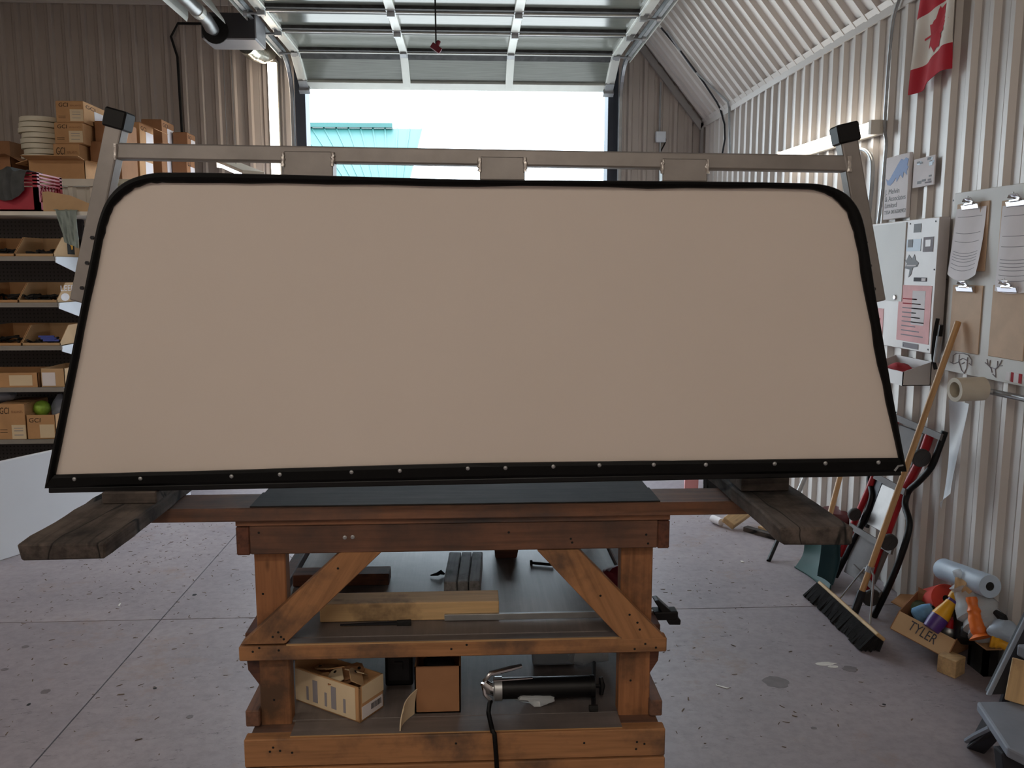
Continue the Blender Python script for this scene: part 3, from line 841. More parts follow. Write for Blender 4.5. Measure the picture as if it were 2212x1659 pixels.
# ---- planks and blocks that carry the cap
zp = ztop+.042
def plank(label, xl, xr, yp, Yfront):
    a, b = P(xl, yp, Y=Yfront).x, P(xr, yp, Y=Yfront).x
    c = (a+b)/2
    return board('support_plank', (c, Yfront, ztop+.0215), (c, 3.75, ztop+.0215), b-a, .039, (0,0,1), 'wood_plank', None, .004, label, 'plank', jit=.0022)
y1 = P(130, 1172, Z=zp).y
plank('weathered dark plank under the left end of the truck cap, cracked along its length', 36, 226, 1175, y1)
y2 = P(1765, 1140, Z=zp).y
plank('weathered dark plank under the right end of the truck cap, splintered', 1690, 1845, 1140, y2)
zcap = 1.236
for lab, a, b, Y in (('short dark wooden block between the left plank and the truck cap', 219, 337, P(278,1088,Z=zp).y), ('short dark wooden block between the right plank and the truck cap', 1601, 1704, P(1650,1063,Z=zp).y)):
    x0, x1 = P(a, 1075, Y=Y).x, P(b, 1070, Y=Y).x
    zt = C((a+b)/2, 1062 if a < 500 else 1033).z
    o = board('wood_block', (x0, Y+.05, (zp+.002+zt)/2), (x1, Y+.05, (zp+.002+zt)/2), .10, max(.03, zt-zp-.002), (0,0,1), 'wood_plank', None, .003, lab, 'block')

# ================================================================== LEFT: SHELVES AND CARTONS
def carton(name, label, x0, x1, y0, y1, z0, z1, mat='cardboard', sticker=None, brand=None, side=None, rz=0, group=None, tape=True):
    """closed carton; sticker=(u0,u1,v0,v1) on the camera face as fractions; side=True puts print on the face turned to the door"""
    r = empty(name, ((x0+x1)/2, (y0+y1)/2, z0), label, 'box', group)
    W, D, Hh = x1-x0, y1-y0, z1-z0
    build('carton_body', MB().box(x0, x1, y0, y1, z0, z1), mat, r, bev=.003, seg=1)
    if tape:
        build('top_flap', MB().box(x0+.004, x1-.004, y0+.004, (y0+y1)/2-.002, z1, z1+.003), mat, r)
        build('top_flap', MB().box(x0+.004, x1-.004, (y0+y1)/2+.002, y1-.004, z1, z1+.003), mat, r)
    if sticker:
        a, b, c, d = sticker
        build('sticker', MB().box(x0+W*a, x0+W*b, y0-.0012, y0-.0002, z0+Hh*c, z0+Hh*d), 'label_cream', r)
        for q in (.75, .55, .25):
            build('print_line', MB().box(x0+W*(a+.08), x0+W*(b-.1), y0-.0018, y0-.0012, z0+Hh*(c+(d-c)*q), z0+Hh*(c+(d-c)*q)+Hh*.02), 'ink_light', r)
    if brand:
        text('lettering', brand, Hh*.26, (x0+W*.10, y0-.0008, z0+Hh*.74), FRONT, 'carton_print', r, W*.34, shear=.1)
        text('small_lettering', 'SEALANTS', Hh*.10, (x0+W*.52, y0-.0008, z0+Hh*.76), FRONT, 'cardboard_dark', r, W*.40)
        for q in (.20, .28): build('print_line', MB().box(x0+W*.08, x0+W*.34, y0-.0010, y0-.0002, z0+Hh*q, z0+Hh*q+.003), 'carton_print', r)
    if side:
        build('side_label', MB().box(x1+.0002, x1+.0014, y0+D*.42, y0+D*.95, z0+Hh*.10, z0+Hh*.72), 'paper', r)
        text('lettering', 'GCI', Hh*.24, (x1+.0008, y0+D*.08, z0+Hh*.72), SIDE, 'carton_print', r, D*.38)
    if rz: r.rotation_euler.z = rz
    return r
def open_carton(name, label, x0, x1, y0, y1, z0, z1, mat, flaps=(), cat='box', group=None, wall=.004, front=1.0):
    """open box of thin walls; front = height of the camera-side wall as a fraction; flaps = list of (side, angle, length)"""
    r = empty(name, ((x0+x1)/2, (y0+y1)/2, z0), label, cat, group)
    build('base', MB().box(x0, x1, y0, y1, z0, z0+wall), mat, r)
    zf = z0+(z1-z0)*front
    build('front_wall', MB().box(x0, x1, y0, y0+wall, z0, zf), mat, r)
    build('back_wall', MB().box(x0, x1, y1-wall, y1, z0, z1), mat, r)
    for a, b in ((x0, x0+wall), (x1-wall, x1)):
        if front < 1:
            build('side_wall', MB().prism([(a,y0,z0),(a,y1,z0),(a,y1,z1),(a,y0+(y1-y0)*.35,z1),(a,y0,zf)], (b-a,0,0)), mat, r)
        else: build('side_wall', MB().box(a, b, y0, y1, z0, z1), mat, r)
    for sd, an, L in flaps:
        c, s = math.cos(an)*L, math.sin(an)*L
        if sd == 'front': q = [(x0,y0,z1),(x1,y0,z1),(x1,y0-c,z1+s),(x0,y0-c,z1+s)]
        elif sd == 'back': q = [(x0,y1,z1),(x1,y1,z1),(x1,y1+c,z1+s),(x0,y1+c,z1+s)]
        elif sd == 'left': q = [(x0,y0,z1),(x0,y1,z1),(x0-c,y1,z1+s),(x0-c,y0,z1+s)]
        else: q = [(x1,y0,z1),(x1,y1,z1),(x1+c,y1,z1+s),(x1+c,y0,z1+s)]
        build('flap', MB().prism(q, (0,0,.004)), mat, r)
    return r
# ---- gondola shelving with pegboard back
GY = 5.6; GX1 = P(126, 650, Y=GY).x; GX0 = GX1-1.8; GD = .42
gz = [P(60, y, Y=GY).z for y in (950, 838, 748, 655, 555)]
zt = P(60, 457, Y=GY).z
gon = empty('shelving_unit', ((GX0+GX1)/2, GY+.3, 0), 'dark metal shelving unit with pegboard back at the left wall', 'shelving')
build('back_panel', MB().box(GX0, GX1, GY+GD, GY+GD+.03, .05, zt-.02), 'pegboard', gon)
build('base_plinth', MB().box(GX0, GX1, GY+.02, GY+GD, 0, .14), 'black_matt', gon)
for x in (GX1-.03, GX1-1.22): 
    mb = MB().box(x, x+.035, GY+GD-.03, GY+GD-.002, 0, zt-.02)
    build('upright', mb, 'steel_dark', gon)
for z in gz:
    s = build('shelf', MB().box(GX0, GX1, GY, GY+GD-.03, z-.012, z), 'pegboard_metal', gon)
    build('price_rail', MB().box(GX0, GX1-.002, GY-.008, GY, z-.026, z+.004), 'shelf_metal', s)
    mb = MB().prism([(GX1,GY-.004,z),(GX1,GY+GD-.03,z),(GX1,GY+GD-.03,z-.13),(GX1,GY-.004,z-.035)], (.004,0,0))
    mb.prism([(GX1+.004,GY-.004,z+.002),(GX1+.004,GY+GD-.03,z+.002),(GX1+.004,GY+GD-.03,z-.02),(GX1+.004,GY-.004,z-.02)], (.004,0,0))
    build('bracket', mb, 'bracket_white', s, label='white end bracket')
build('top_board', MB().box(GX0, P(204,460,Y=GY).x, GY-.03, GY+GD+.12, zt-.025, zt), 'off_white', gon)
# parts bins with dark stock
def tangle(mb, x0, x1, y0, y1, z0, h, n, r, seed):
    rd = random.Random(seed)
    for i in range(n):
        p = Vector((rd.uniform(x0, x1), rd.uniform(y0, y1), z0+r+rd.uniform(0, h)))
        pts = [p]
        a = rd.uniform(0, 6.28)
        for k in range(9):
            a += rd.uniform(-.7, .7)
            q = pts[-1]+Vector((math.cos(a)*.03, math.sin(a)*.025, rd.uniform(-.012, .012)))
            q.x = min(max(q.x, x0), x1); q.y = min(max(q.y, y0), y1); q.z = min(max(q.z, z0+r), z0+h+r); pts.append(q)
        mb.tube(pts, r, 5)
    return mb
BW = .245; k = 0
what = {4: ('a tangle of black clips', 'black clips'), 3: ('black foam strips', 'black strips'), 2: ('blue-edged black strips', 'strips')}
bin_lab = {4: ('fifth', 'with a black and yellow logo on its side'), 3: ('fourth', 'with white lettering on its side'), 2: ('third', 'with plain pale side')}
place = {4: 'top', 3: 'second', 2: 'third'}
for lv in (4, 3, 2):
    z = gz[lv]+.0005
    for j in range(2):
        x1 = GX1-.012-j*(BW+.004); x0 = x1-BW
        lab = 'pale bin %s, right on %s pegboard shelf' % (bin_lab[lv][1], place[lv]) if j == 0 else 'cardboard parts bin at the picture edge on the %s pegboard shelf' % place[lv]
        bn = open_carton('parts_bin', lab, x0, x1, GY+.01, GY+GD-.04, z, z+.13, 'cardboard_pale' if j == 0 else 'cardboard', group='cardboard parts bins', front=.16, cat='bin')
        mb = MB()
        tangle(mb, x0+.02, x1-.02, GY+.03, GY+.26, z+.006, .035, 12 if lv != 2 else 5, .008, lv*10+j)
        tg = build('parts_heap', mb, 'black_matt', label='loose heap of black parts in the %s bin of the %s pegboard shelf' % ('right-hand' if j == 0 else 'left-hand', place[lv]), cat='parts')
        if j == 0:
            fx = x1+.0008; yb = GY+.01
            if lv == 4:
                build('logo_patch', MB().box(x1+.0002, x1+.0016, yb+.19, yb+.29, z+.02, z+.11), 'black_plastic', bn)
                build('logo_mark', MB().prism([(x1+.0016,yb+.205,z+.10),(x1+.0016,yb+.27,z+.10),(x1+.0016,yb+.265,z+.055),(x1+.0016,yb+.245,z+.05),(x1+.0016,yb+.24,z+.075)], (.0006,0,0)), 'yellow_plastic', bn)
            if lv == 3:
                text('lettering', 'LEER', .055, (x1+.0008, yb+.05, z+.075), SIDE, 'paper', bn, .20)
                build('round_print', MB().prism([(x1+.0002, yb+.11+.06*math.cos(a*.5236), z+.035+.026*math.sin(a*.5236)) for a in range(12)], (.001,0,0)), 'paper', bn)
    if lv == 2:
        mb = MB()
        for q in range(3): mb.box(x1+.06-.02*q+BW*.3, x1+.16-.02*q+BW*.3, GY+.02+q*.012, GY+.03+q*.012, z+.03+q*.012, z+.042+q*.012)
        build('trim_strips', mb, 'blue_strip', label='bundle of thin blue plastic strips lying in the third shelf bin', cat='strips')
# shelf with two printed trays, shelf with two cartons
z = gz[1]+.0005
a, b, c, d = rect(0, 806, 82, 836, GY)
open_carton('printed_tray', 'low open carton with printed label, left on the fourth pegboard shelf', GX1-.62, b, GY+.0, GY+.36, z, z+.10, 'cardboard', cat='box')
build('tray_label', MB().box(P(20,820,Y=GY).x, P(70,820,Y=GY).x, GY-.0016, GY-.0004, z+.015, z+.085), 'label_cream', [o for o in col.objects if o.name.startswith('printed_tray')][0])
a2 = P(86, 815, Y=GY+.0).x
ct2 = open_carton('printed_tray', 'tilted open carton with white shipping label, right on the fourth pegboard shelf', a2, GX1-.0, GY+.01, GY+.36, z, z+.125, 'cardboard_pale', cat='box')
build('shipping_label', MB().box(a2+.01, a2+.095, GY+.008, GY+.0095, z+.012, z+.10), 'paper', ct2)
z = gz[0]+.0005
a, b, c, d = rect(-8, 872, 53, 950, GY)
carton('carton', 'taller brown carton at the picture edge on the lowest pegboard shelf', a, b, GY+.01, GY+.33, z, z+.235, 'cardboard', (.5,1.0,.02,.42), 'GCI', group='cartons on the pegboard shelves')
a, b, c, d = rect(56, 898, 119, 950, GY)
c2 = open_carton('carton', 'open brown carton beneath a green ball on the lowest pegboard shelf', a, b, GY+.01, GY+.33, z, z+.165, 'cardboard', group='cartons on the pegboard shelves')
build('sticker', MB().box(a+(b-a)*.45, a+(b-a)*.95, GY+.008, GY+.0098, z+.01, z+.10), 'label_cream', c2)
text('lettering', 'GCI', .042, (a+.015, GY+.0094, z+.115), FRONT, 'carton_print', c2, .075, shear=.1)
p = P(88, 888, Y=GY+.14)
mb = MB()
for i in range(5):
    pass
mb.lathe([(.005,-.055),(.03,-.047),(.052,-.02),(.056,0),(.05,.025),(.03,.047),(.004,.055)], 14, Matrix.Translation((p.x, GY+.16, z+.165+.02)))
build('green_bag', mb, 'ball_green', smooth=True, label='round lime green bundle in the open carton on the lowest pegboard shelf', cat='bundle')
def blob(c, r, seed, n=14, m=10, amp=.18, flat=0.0):
    rd = random.Random(seed); ph = [rd.uniform(0, 6.28) for _ in range(6)]
    c = Vector(c); mb = MB(); vs = []; fs = []
    for j in range(m+1):
        th = math.pi*j/m
        for i in range(n):
            a = 2*math.pi*i/n
            k = 1+amp*(math.sin(3*a+ph[0]+2*th)+.6*math.sin(5*a+ph[1]-3*th)+.5*math.sin(4*th+ph[2]))*math.sin(th)
            q = Vector((r[0]*k*math.sin(th)*math.cos(a), r[1]*k*math.sin(th)*math.sin(a), r[2]*k*math.cos(th)))
            if q.z < -r[2]*(1-flat): q.z = -r[2]*(1-flat)
            vs.append(c+q)
    for j in range(m):
        for i in range(n): fs.append((j*n+i, j*n+(i+1) % n, (j+1)*n+(i+1) % n, (j+1)*n+i))
    return mb.add(vs, fs)
q0 = P(132, 870, Y=GY+.2)
build('plastic_bag', blob((q0.x, GY+.2, z+.15), (.05,.07,.13), 4, amp=.12, flat=.1), 'bag_grey', smooth=True, label='crumpled grey plastic bag beside the green bundle on the lowest pegboard shelf', cat='bag')
q1 = P(10, 858, Y=GY+.2)
build('plastic_bag', blob((q1.x, GY+.14, z+.238+.045), (.10,.07,.05), 9, amp=.1, flat=.1), 'bag_grey', smooth=True, label='small grey plastic bag on top of the tall carton at the picture edge', cat='bag')

# ---- on the top board: crate, cloth, cardboard strip, hanging rag
z = zt+.0005
cx1 = P(84, 420, Y=GY).x; cx0 = cx1-.34; cy0, cy1 = GY-.01, GY+.32; cz1 = P(40, 372, Y=GY).z
cr_ = empty('milk_crate', ((cx0+cx1)/2, (cy0+cy1)/2, z), 'red plastic milk crate with lattice sides on the shelf top', 'crate')
t = .012; zc = z+(cz1-z)*.5
build('base', MB().box(cx0, cx1, cy0, cy1, z, z+t), 'crate_red', cr_)
build('front_wall', MB().box(cx0, cx1, cy0, cy0+t, z, zc+.03), 'crate_red', cr_)
build('back_wall', MB().box(cx0, cx1, cy1-t, cy1, z, zc), 'crate_red', cr_)
build('left_wall', MB().box(cx0, cx0+t, cy0, cy1, z, zc), 'crate_red', cr_)
build('right_wall', MB().box(cx1-t, cx1, cy0, cy1, z, z+.06), 'crate_red', cr_)
for xx in (cx0, cx1-.03):
    for y_ in (cy0, cy1-.03): build('corner_post', MB().box(xx, xx+.03, y_, y_+.03, z, cz1), 'crate_red', cr_)
for q in range(4):
    zz_ = cz1-.012-q*.022
    build('rim_bar', MB().box(cx0, cx1, cy0, cy0+.008, zz_, zz_+.010), 'crate_red', cr_)
    build('rim_bar', MB().box(cx1-.008, cx1, cy0, cy1, zz_, zz_+.010), 'crate_red', cr_)
    build('rim_bar', MB().box(cx0, cx1, cy1-.008, cy1, zz_, zz_+.010), 'crate_red', cr_)
for q in range(7):
    yy_ = cy0+.03+q*.042
    build('lattice_bar', MB().tube([(cx1-.006, yy_, z+.06), (cx1-.006, min(yy_+.05, cy1-.01), cz1-.08)], .005, 4), 'crate_red', cr_)
    build('lattice_bar', MB().tube([(cx1-.006, yy_+.05 if yy_+.05 < cy1 else cy1-.01, z+.06), (cx1-.006, yy_, cz1-.08)], .005, 4), 'crate_red', cr_)
def cloth(u, v):
    x = cx0+.02+(cx1-cx0-.07)*u
    f = .012*math.sin(11*u+2)+.008*math.sin(23*u+1)
    if v < .4: return Vector((x, cy0+.18-.21*(v/.4)+f*.3, cz1+.012+f))
    w = (v-.4)/.6; L = .19*(1-.35*(2*u-1)**2)
    return Vector((x+.02*w*(1-2*u), cy0-.022-.02*math.sin(w*3)-abs(f), cz1+.008+f*(1-w)-L*w))
build('grey_cloth', MB().sheet(cloth, 24, 18, (0,.004,.003)), 'cloth_grey', smooth=True, label='dark grey cloth draped over the red milk crate', cat='cloth')
x0, x1, z0, z1 = rect(96, 420, 196, 460, GY)
st = build('cardboard_strip', MB().prism([(x0,GY-.02,z),(x1,GY-.02,z),(x1,GY-.02,z+.05),(x0+(x1-x0)*.6,GY-.02,z+.10),(x0+.04,GY-.02,z+.125),(x0,GY-.02,z+.122)], (0,.006,0)), 'cardboard_pale', label='torn cardboard strip leaning on the shelf top beside the milk crate', cat='cardboard')
rx0, rx1 = P(122, 480, Y=GY-.04).x, P(168, 480, Y=GY-.04).x
def rag(u, v):
    w = v
    x = rx0+(rx1-rx0)*u*(1-.35*w)+.05*w
    f = .012*math.sin(9*u+4*w)+.006*math.sin(21*u)
    if w < .2: return Vector((x-.1*(1-w/.2)*(1-u), GY+.04-.085*(w/.2), zt+.006+abs(f)*.4))
    return Vector((x, GY-.05-abs(f), zt+.004-(w-.2)/.8*(.20+.04*u)))
build('rag', MB().sheet(rag, 14, 18, (0,-.003,.001)), 'rag_green', smooth=True, label='pale green-grey rag hanging over the edge of the top shelf board', cat='rag')

# ---- storage rack behind, loaded with cartons
RY = 6.2; RZ = P(160, 388, Y=RY).z; RX0 = -5.2; RX1 = P(330, 388, Y=7.0).x+.32
rk = empty('storage_rack', ((RX0+RX1)/2, 7.2, 0), 'pale metal storage rack with ribbed front, stacked high with cartons', 'rack')
build('deck', MB().box(RX0, -2.62, RY, 8.25, RZ-.03, RZ), 'off_white', rk)
build('front_rail', MB().box(RX0, P(222,392,Y=RY).x+.1, RY-.02, RY, RZ-.045, RZ+.004), 'off_white', rk)
mb = MB(); corr(mb, (RX0, RY+.03, RZ-.60), (1,0,0), (0,0,1), (0,-1,0), P(300,392,Y=RY).x-RX0, lambda a: .555)
build('ribbed_panel', mb, 'off_white', rk)
for x in (RX0, -4.0, -2.70):
    for y_ in (RY+.04, 8.15): build('rack_post', MB().box(x, x+.06, y_, y_+.06, 0, RZ-.03), 'trim_metal', rk)
zd = RZ+.0005
# rolls of edging (white hoops stacked)
bc = P(72, 300, Y=6.62); rr_ = P(118, 300, Y=6.62).x-P(72, 300, Y=6.62).x
zz_ = zd; tops = P(72, 250, Y=6.62).z; nh = 13; hh = (tops-zd)/nh
for i in range(nh):
    dx = .012*math.sin(i*2.3); rr2 = rr_*(.955+.045*math.cos(i*.52+.1)+.012*math.sin(i*3.1))
    M = Matrix.Translation((bc.x+dx, 6.62+.14, zd+i*hh))
    if i == nh-1: prof = [(rr2*.55, .003), (rr2*.985, .003), (rr2, .006), (rr2, hh-.005), (rr2*.985, hh-.001), (rr2*.55, hh-.001)]
    else: prof = [(rr2*.55, .001), (rr2*.985, .001), (rr2, .003), (rr2, hh-.006), (rr2*.985, hh-.003), (rr2*.55, hh-.003)]
    mb = MB().lathe(prof, 28, M, cap=False); mb.add([], [])
    nn = 28; o0 = 0
    for j in range(nn): mb.f.append((j, 5*nn+j, 5*nn+(j+1) % nn, (j+1) % nn))
    build('edging_coil', mb, 'cream', smooth=True, group='coils stacked on the storage rack', cat='coil',
          label='thick topmost white coil of the stack beside the branded cartons' if i == nh-1 else 'white coil of plastic edging, number %s from the bottom of the stack' % ('one two three four five six seven eight nine ten eleven twelve'.split()[i]))
# stack of three branded cartons
zc_ = zd
for i, (x0, x1, yt) in enumerate(((116, 172, 310), (118, 180, 264), (121, 181, 217))):
    Y = 6.5; a, b = P(x0, yt+30, Y=Y).x, P(x1, yt+30, Y=Y).x; top = P(150, yt, Y=Y).z-.001
    carton('carton', ('bottom', 'middle', 'top')[i]+' of three stacked branded cartons beside the white coils', a, b, Y, Y+.42, zc_, top-.004, 'cardboard', (.50,.98,.06,.62), 'GCI', side=(i == 2), group='branded cartons stacked on the storage rack')
    zc_ = top
# open box with splayed flaps in front of them
a, b = P(62, 372, Y=6.22).x, P(128, 372, Y=6.22).x
oc = open_carton('open_carton', 'open cardboard box with splayed flaps in front of the white coils', a, b+.18, 6.22, 6.46, zd, zd+.135, 'cardboard', [('front', .18, .10), ('right', -.18, .11), ('left', -.3, .09)])
a = P(-20, 330, Y=6.3).x; b = P(22, 330, Y=6.3).x
open_carton('open_carton', 'dark open cardboard box at the picture edge above the milk crate', a-.2, b, 6.3, 6.6, zd, zd+.17, 'cardboard_dark', [('front', .1, .08), ('right', -.5, .12)])
carton('carton', 'brown carton behind the white coils at the picture edge', P(-30,330,Y=7.1).x, P(22,330,Y=7.1).x, 7.1, 7.5, zd, P(0,305,Y=7.1).z, 'cardboard_dark')
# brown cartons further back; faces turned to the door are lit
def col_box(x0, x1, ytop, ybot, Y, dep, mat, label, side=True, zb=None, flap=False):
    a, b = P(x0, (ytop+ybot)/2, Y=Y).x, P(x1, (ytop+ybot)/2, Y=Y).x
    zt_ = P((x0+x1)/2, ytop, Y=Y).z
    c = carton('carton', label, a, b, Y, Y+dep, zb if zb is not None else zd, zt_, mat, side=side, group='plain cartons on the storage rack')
    if flap:
        build('raised_flap', MB().prism([(b,Y,zt_+.003),(b,Y+dep,zt_+.003),(b+.12,Y+dep,zt_-.05),(b+.12,Y,zt_-.05)], (0,0,.004)), mat, c)
    return zt_+.004
t1 = col_box(196, 262, 306, 398, 6.62, .32, 'cardboard_dark', 'large brown carton directly behind the left rack post, lower', side=False)
col_box(205, 262, 262, 306, 6.64, .30, 'cardboard_dark', 'smaller brown carton on the large one behind the left rack post', side=False, zb=t1)
t1 = col_box(262, 302, 318, 398, 7.05, .30, 'cardboard', 'brown carton with lit white label, lower of the pair right of the left rack post')
col_box(246, 302, 264, 318, 7.05, .30, 'cardboard', 'brown carton with lit side and raised flap, right of the left rack post', zb=t1, flap=True)
t1 = col_box(306, 350, 310, 398, 7.5, .30, 'cardboard_dark', 'brown carton with lit side, lower of the middle column by the far wall')
col_box(306, 350, 258, 310, 7.5, .30, 'cardboard_dark', 'brown carton with tall lit white side, top of the middle column', zb=t1)
t1 = col_box(372, 404, 330, 398, 7.72, .22, 'cardboard_dark', 'small brown carton at the right end of the rack, lower')
col_box(374, 405, 286, 330, 7.72, .22, 'cardboard_dark', 'small brown carton on top at the right end of the rack', zb=t1)
pr = P(262, 420, Y=6.35)
# rolled white sheet lying beside the rack
build('white_roll', MB().tube([(pr.x-.05, 6.32, P(262,412,Y=6.3).z+.0), (pr.x+.30, 6.32, P(262,412,Y=6.3).z+.0)], .085, 20), 'cream', smooth=True, label='white rolled sheet lying on the rack front above the black edging', cat='roll')
build('roll_cradle', MB().prism([(pr.x-.06, 6.22, 0), (pr.x+.0, 6.22, 0), (pr.x+.0, 6.22, P(262,412,Y=6.3).z-.084), (pr.x-.06, 6.22, P(262,412,Y=6.3).z-.084)], (0,.2,0)), 'trim_metal', rk)
build('roll_cradle', MB().prism([(pr.x+.22, 6.22, 0), (pr.x+.28, 6.22, 0), (pr.x+.28, 6.22, P(262,412,Y=6.3).z-.084), (pr.x+.22, 6.22, P(262,412,Y=6.3).z-.084)], (0,.2,0)), 'trim_metal', rk)

# ---- big white sheet standing in front of the shelving
s0, s1 = P(0, 1212, Z=0), P(413, 1076, Z=0)
dv = (s1-s0).normalized(); s00 = s0-dv*.9
nv = Vector((dv.y, -dv.x, 0))
hs = P(0, 1003, Y=s0.y).z
build('white_sheet', MB().box8([s00, s1, s1-nv*.03, s00-nv*.03, s00+Vector((0,0,hs))-nv*.02, s1+Vector((0,0,hs))-nv*.02, s1+Vector((0,0,hs))-nv*.05, s00+Vector((0,0,hs))-nv*.05]), 'sheet_white', bev=.006, label='large glossy white panel standing on edge before the left shelving', cat='sheet')

# ---- infrared tube heater under the ceiling, with flexible duct
hb = rect(434, 27, 550, 82, 6.8)
ht = empty('tube_heater', ((hb[0]+hb[1])/2, 6.9, hb[2]), 'grey infrared tube heater with polished reflector hung from the ceiling', 'heater')
build('burner_box', MB().box(hb[0], hb[1], 6.8, 7.08, hb[2], hb[3]), 'heater_box', ht, bev=.004)
build('burner_base', MB().box(hb[0]+.01, hb[1], 6.8, 7.1, hb[2]-.012, hb[2]), 'heater_under', ht)
build('burner_side', MB().box(hb[1], hb[1]+.01, 6.8, 7.1, hb[2], hb[3]), 'heater_under', ht)
tp = P(463, 66, Y=6.8)
build('radiant_tube', MB().tube([(tp.x, 6.80, tp.z), (tp.x, 6.72, tp.z), (tp.x, 6.6, tp.z+.03), (tp.x, 2.5, tp.z+.03)], [.04,.05,.046,.046], 18), 'galv', ht, smooth=True)
build('tube_collar', MB().tube([(tp.x, 6.45, tp.z+.03), (tp.x, 6.37, tp.z+.03)], .052, 18), 'white_alu', ht)
build('tube_flange', MB().lathe([(.10,0),(.10,.012),(.07,.014)], 20, Matrix.Translation((tp.x+.01, 6.80, tp.z)) @ Matrix.Rotation(math.pi/2,4,'X')), 'black_matt', ht)
lw, rw_ = P(404, 47, Y=6.5), P(487, 52, Y=6.5)
mb = MB()
pr_ = [(lw.x, lw.z), (lw.x+.01, lw.z+.03), (tp.x-.09, lw.z+.17), (tp.x+.06, lw.z+.17), (rw_.x-.01, rw_.z+.03), (rw_.x, rw_.z)]
vs = []
for y_ in (6.5, 2.5):
    for (x, z_) in pr_: vs.append((x, y_, z_))
    for (x, z_) in pr_: vs.append((x, y_, z_+.004))
fs = []
for i in range(5): fs += [(i, i+1, 12+i+1, 12+i), (6+i, 18+i, 18+i+1, 6+i+1), (i, 6+i, 6+i+1, i+1)]
fs += [(0, 12, 18, 6), (5, 11, 23, 17)]
mb.add(vs, fs); build('reflector', mb, 'white_alu', ht)
for y_ in (6.3, 4.0): build('hanger_wire', MB().tube([(tp.x, y_, lw.z+.17), (tp.x, y_, CEIL)], .004, 5), 'steel_dark', ht)
build('hanger_wire', MB().tube([(hb[1]-.1, 6.9, hb[3]), (hb[1]-.11, 6.9, CEIL)], .005, 5), 'steel_dark', ht)
dd = [P(532, 98, Y=7.25), P(545, 110, Y=7.4), P(565, 119, Y=7.7), P(578, 114, Y=8.05), P(580, 98, Y=8.3)]
mb = MB(); pts = []
for i in range(len(dd)-1):
    for k in range(7): pts.append(dd[i].lerp(dd[i+1], k/7))
pts.append(dd[-1])
mb.tube(pts, [(.075 if i % 2 else .068) for i in range(len(pts))], 16)
build('foil_duct', mb, 'foil', smooth=True, label='crinkled foil duct bending from the heater box to the far wall', cat='duct')
# black wires down the far wall
wa = P(372, 50, Y=YB-.04)
build('wall_cable', MB().tube([(wa.x+.35, YB-.035, wa.z+.0), (wa.x+.05, YB-.035, wa.z), (wa.x-.02, YB-.035, wa.z-.12), (wa.x+.03, YB-.035, wa.z-.3), (wa.x+.04, YB-.035, 2.2)], .012, 6), 'black_matt', label='black cable running down the far wall behind the cartons', cat='cable')

# ================================================================== ON THE BENCH SHELVES
zs_ = zs+.0008
def on(px, py, z): return P(px, py, Z=z)
# pale stud lying along the middle shelf
a = on(705, 1330, zs_); y0 = on(900, 1342, zs_).y
xa, xb = P(690, 1318, Y=y0).x, P(1078, 1335, Y=y0).x
board('timber_offcut', (xa, y0+.045, zs_+.0275), (xb, y0+.045, zs_+.0275), .085, .053, (0,0,1), 'wood_new', None, .002, 'pale new stud lying along the middle bench shelf', 'timber')
# three dark planks on edge
y1_ = on(1005, 1290, zs_).y
for i, (p0, p1_) in enumerate(((957, 987), (987, 1012), (1012, 1038))):
    x0, x1 = P(p0, 1285, Y=y1_).x, P(p1_, 1285, Y=y1_).x
    top = P(1000, 1266, Y=y1_).z
    lab = ('chipped dark offcut, left of the three laid side by side on the bench shelf', 'dark offcut in the middle of the three laid side by side on the bench shelf', 'dark offcut with worn brown side, right of the three laid side by side')[i]
    c = Vector(((x0+x1)/2, y1_, (zs_+.05)))
    hh = max(.05, top-zs_)
    board('timber_offcut', (c.x, y1_, zs_+hh/2), (c.x+.012, y1_+.27, zs_+hh/2), (x1-x0)-.002, hh, (0,0,1), 'wood_grey', None, .003, lab, 'timber', group='dark offcuts on the middle shelf', jit=.0012 if i == 0 else .0004)
# dark piece at the back left
y2_ = on(740, 1268, zs_).y
x0, x1 = P(632, 1262, Y=y2_).x, P(840, 1262, Y=y2_).x
board('timber_offcut', (x0, y2_+.04, zs_+.02), (x1, y2_+.04, zs_+.02), .07, .038, (0,0,1), 'wood_dark', None, .002, 'short reddish-brown board lying behind the left brace', 'timber')
# bar clamp: aluminium bar with black heads
y3 = on(1200, 1338, zs_).y
xa, xb = P(960, 1335, Y=y3).x, P(1440, 1328, Y=y3).x
clp = empty('bar_clamp', ((xa+xb)/2, y3, zs_), 'long bar clamp with black head sticking out past the right bench leg', 'clamp')
build('bar', MB().box(xa, xb, y3, y3+.010, zs_+.002, zs_+.020), 'galv', clp, bev=.001)
hx = P(1440, 1330, Y=y3).x
build('clamp_head', MB().box(hx-.04, hx+.03, y3-.016, y3+.026, zs_-.004, zs_+.022), 'black_plastic', clp, bev=.004)
q = [P(1408,1289,Y=y3+.02), P(1418,1287,Y=y3+.02), P(1465,1330,Y=y3+.02), P(1464,1340,Y=y3+.02), P(1440,1340,Y=y3+.02)]
for p in q: p.y = y3-.014
build('clamp_jaw', MB().prism(q, (0,.04,0)), 'black_plastic', clp, bev=.003)
hx = P(870, 1342, Y=y3).x
sk = empty('thin_stick', (hx, y3-.03, zs_), 'thin dark pry stick lying in front of the pale stud', 'stick')
pa, pb = on(735, 1350, zs_+.006), on(888, 1345, zs_+.006)
build('blade', MB().tube([pa, pa.lerp(pb, .8)], [.003, .006], 6), 'steel_dark', sk)
build('grip', MB().tube([pa.lerp(pb, .8), pb], .009, 8), 'black_matt', sk)
p = on(1098, 1207, zs_)
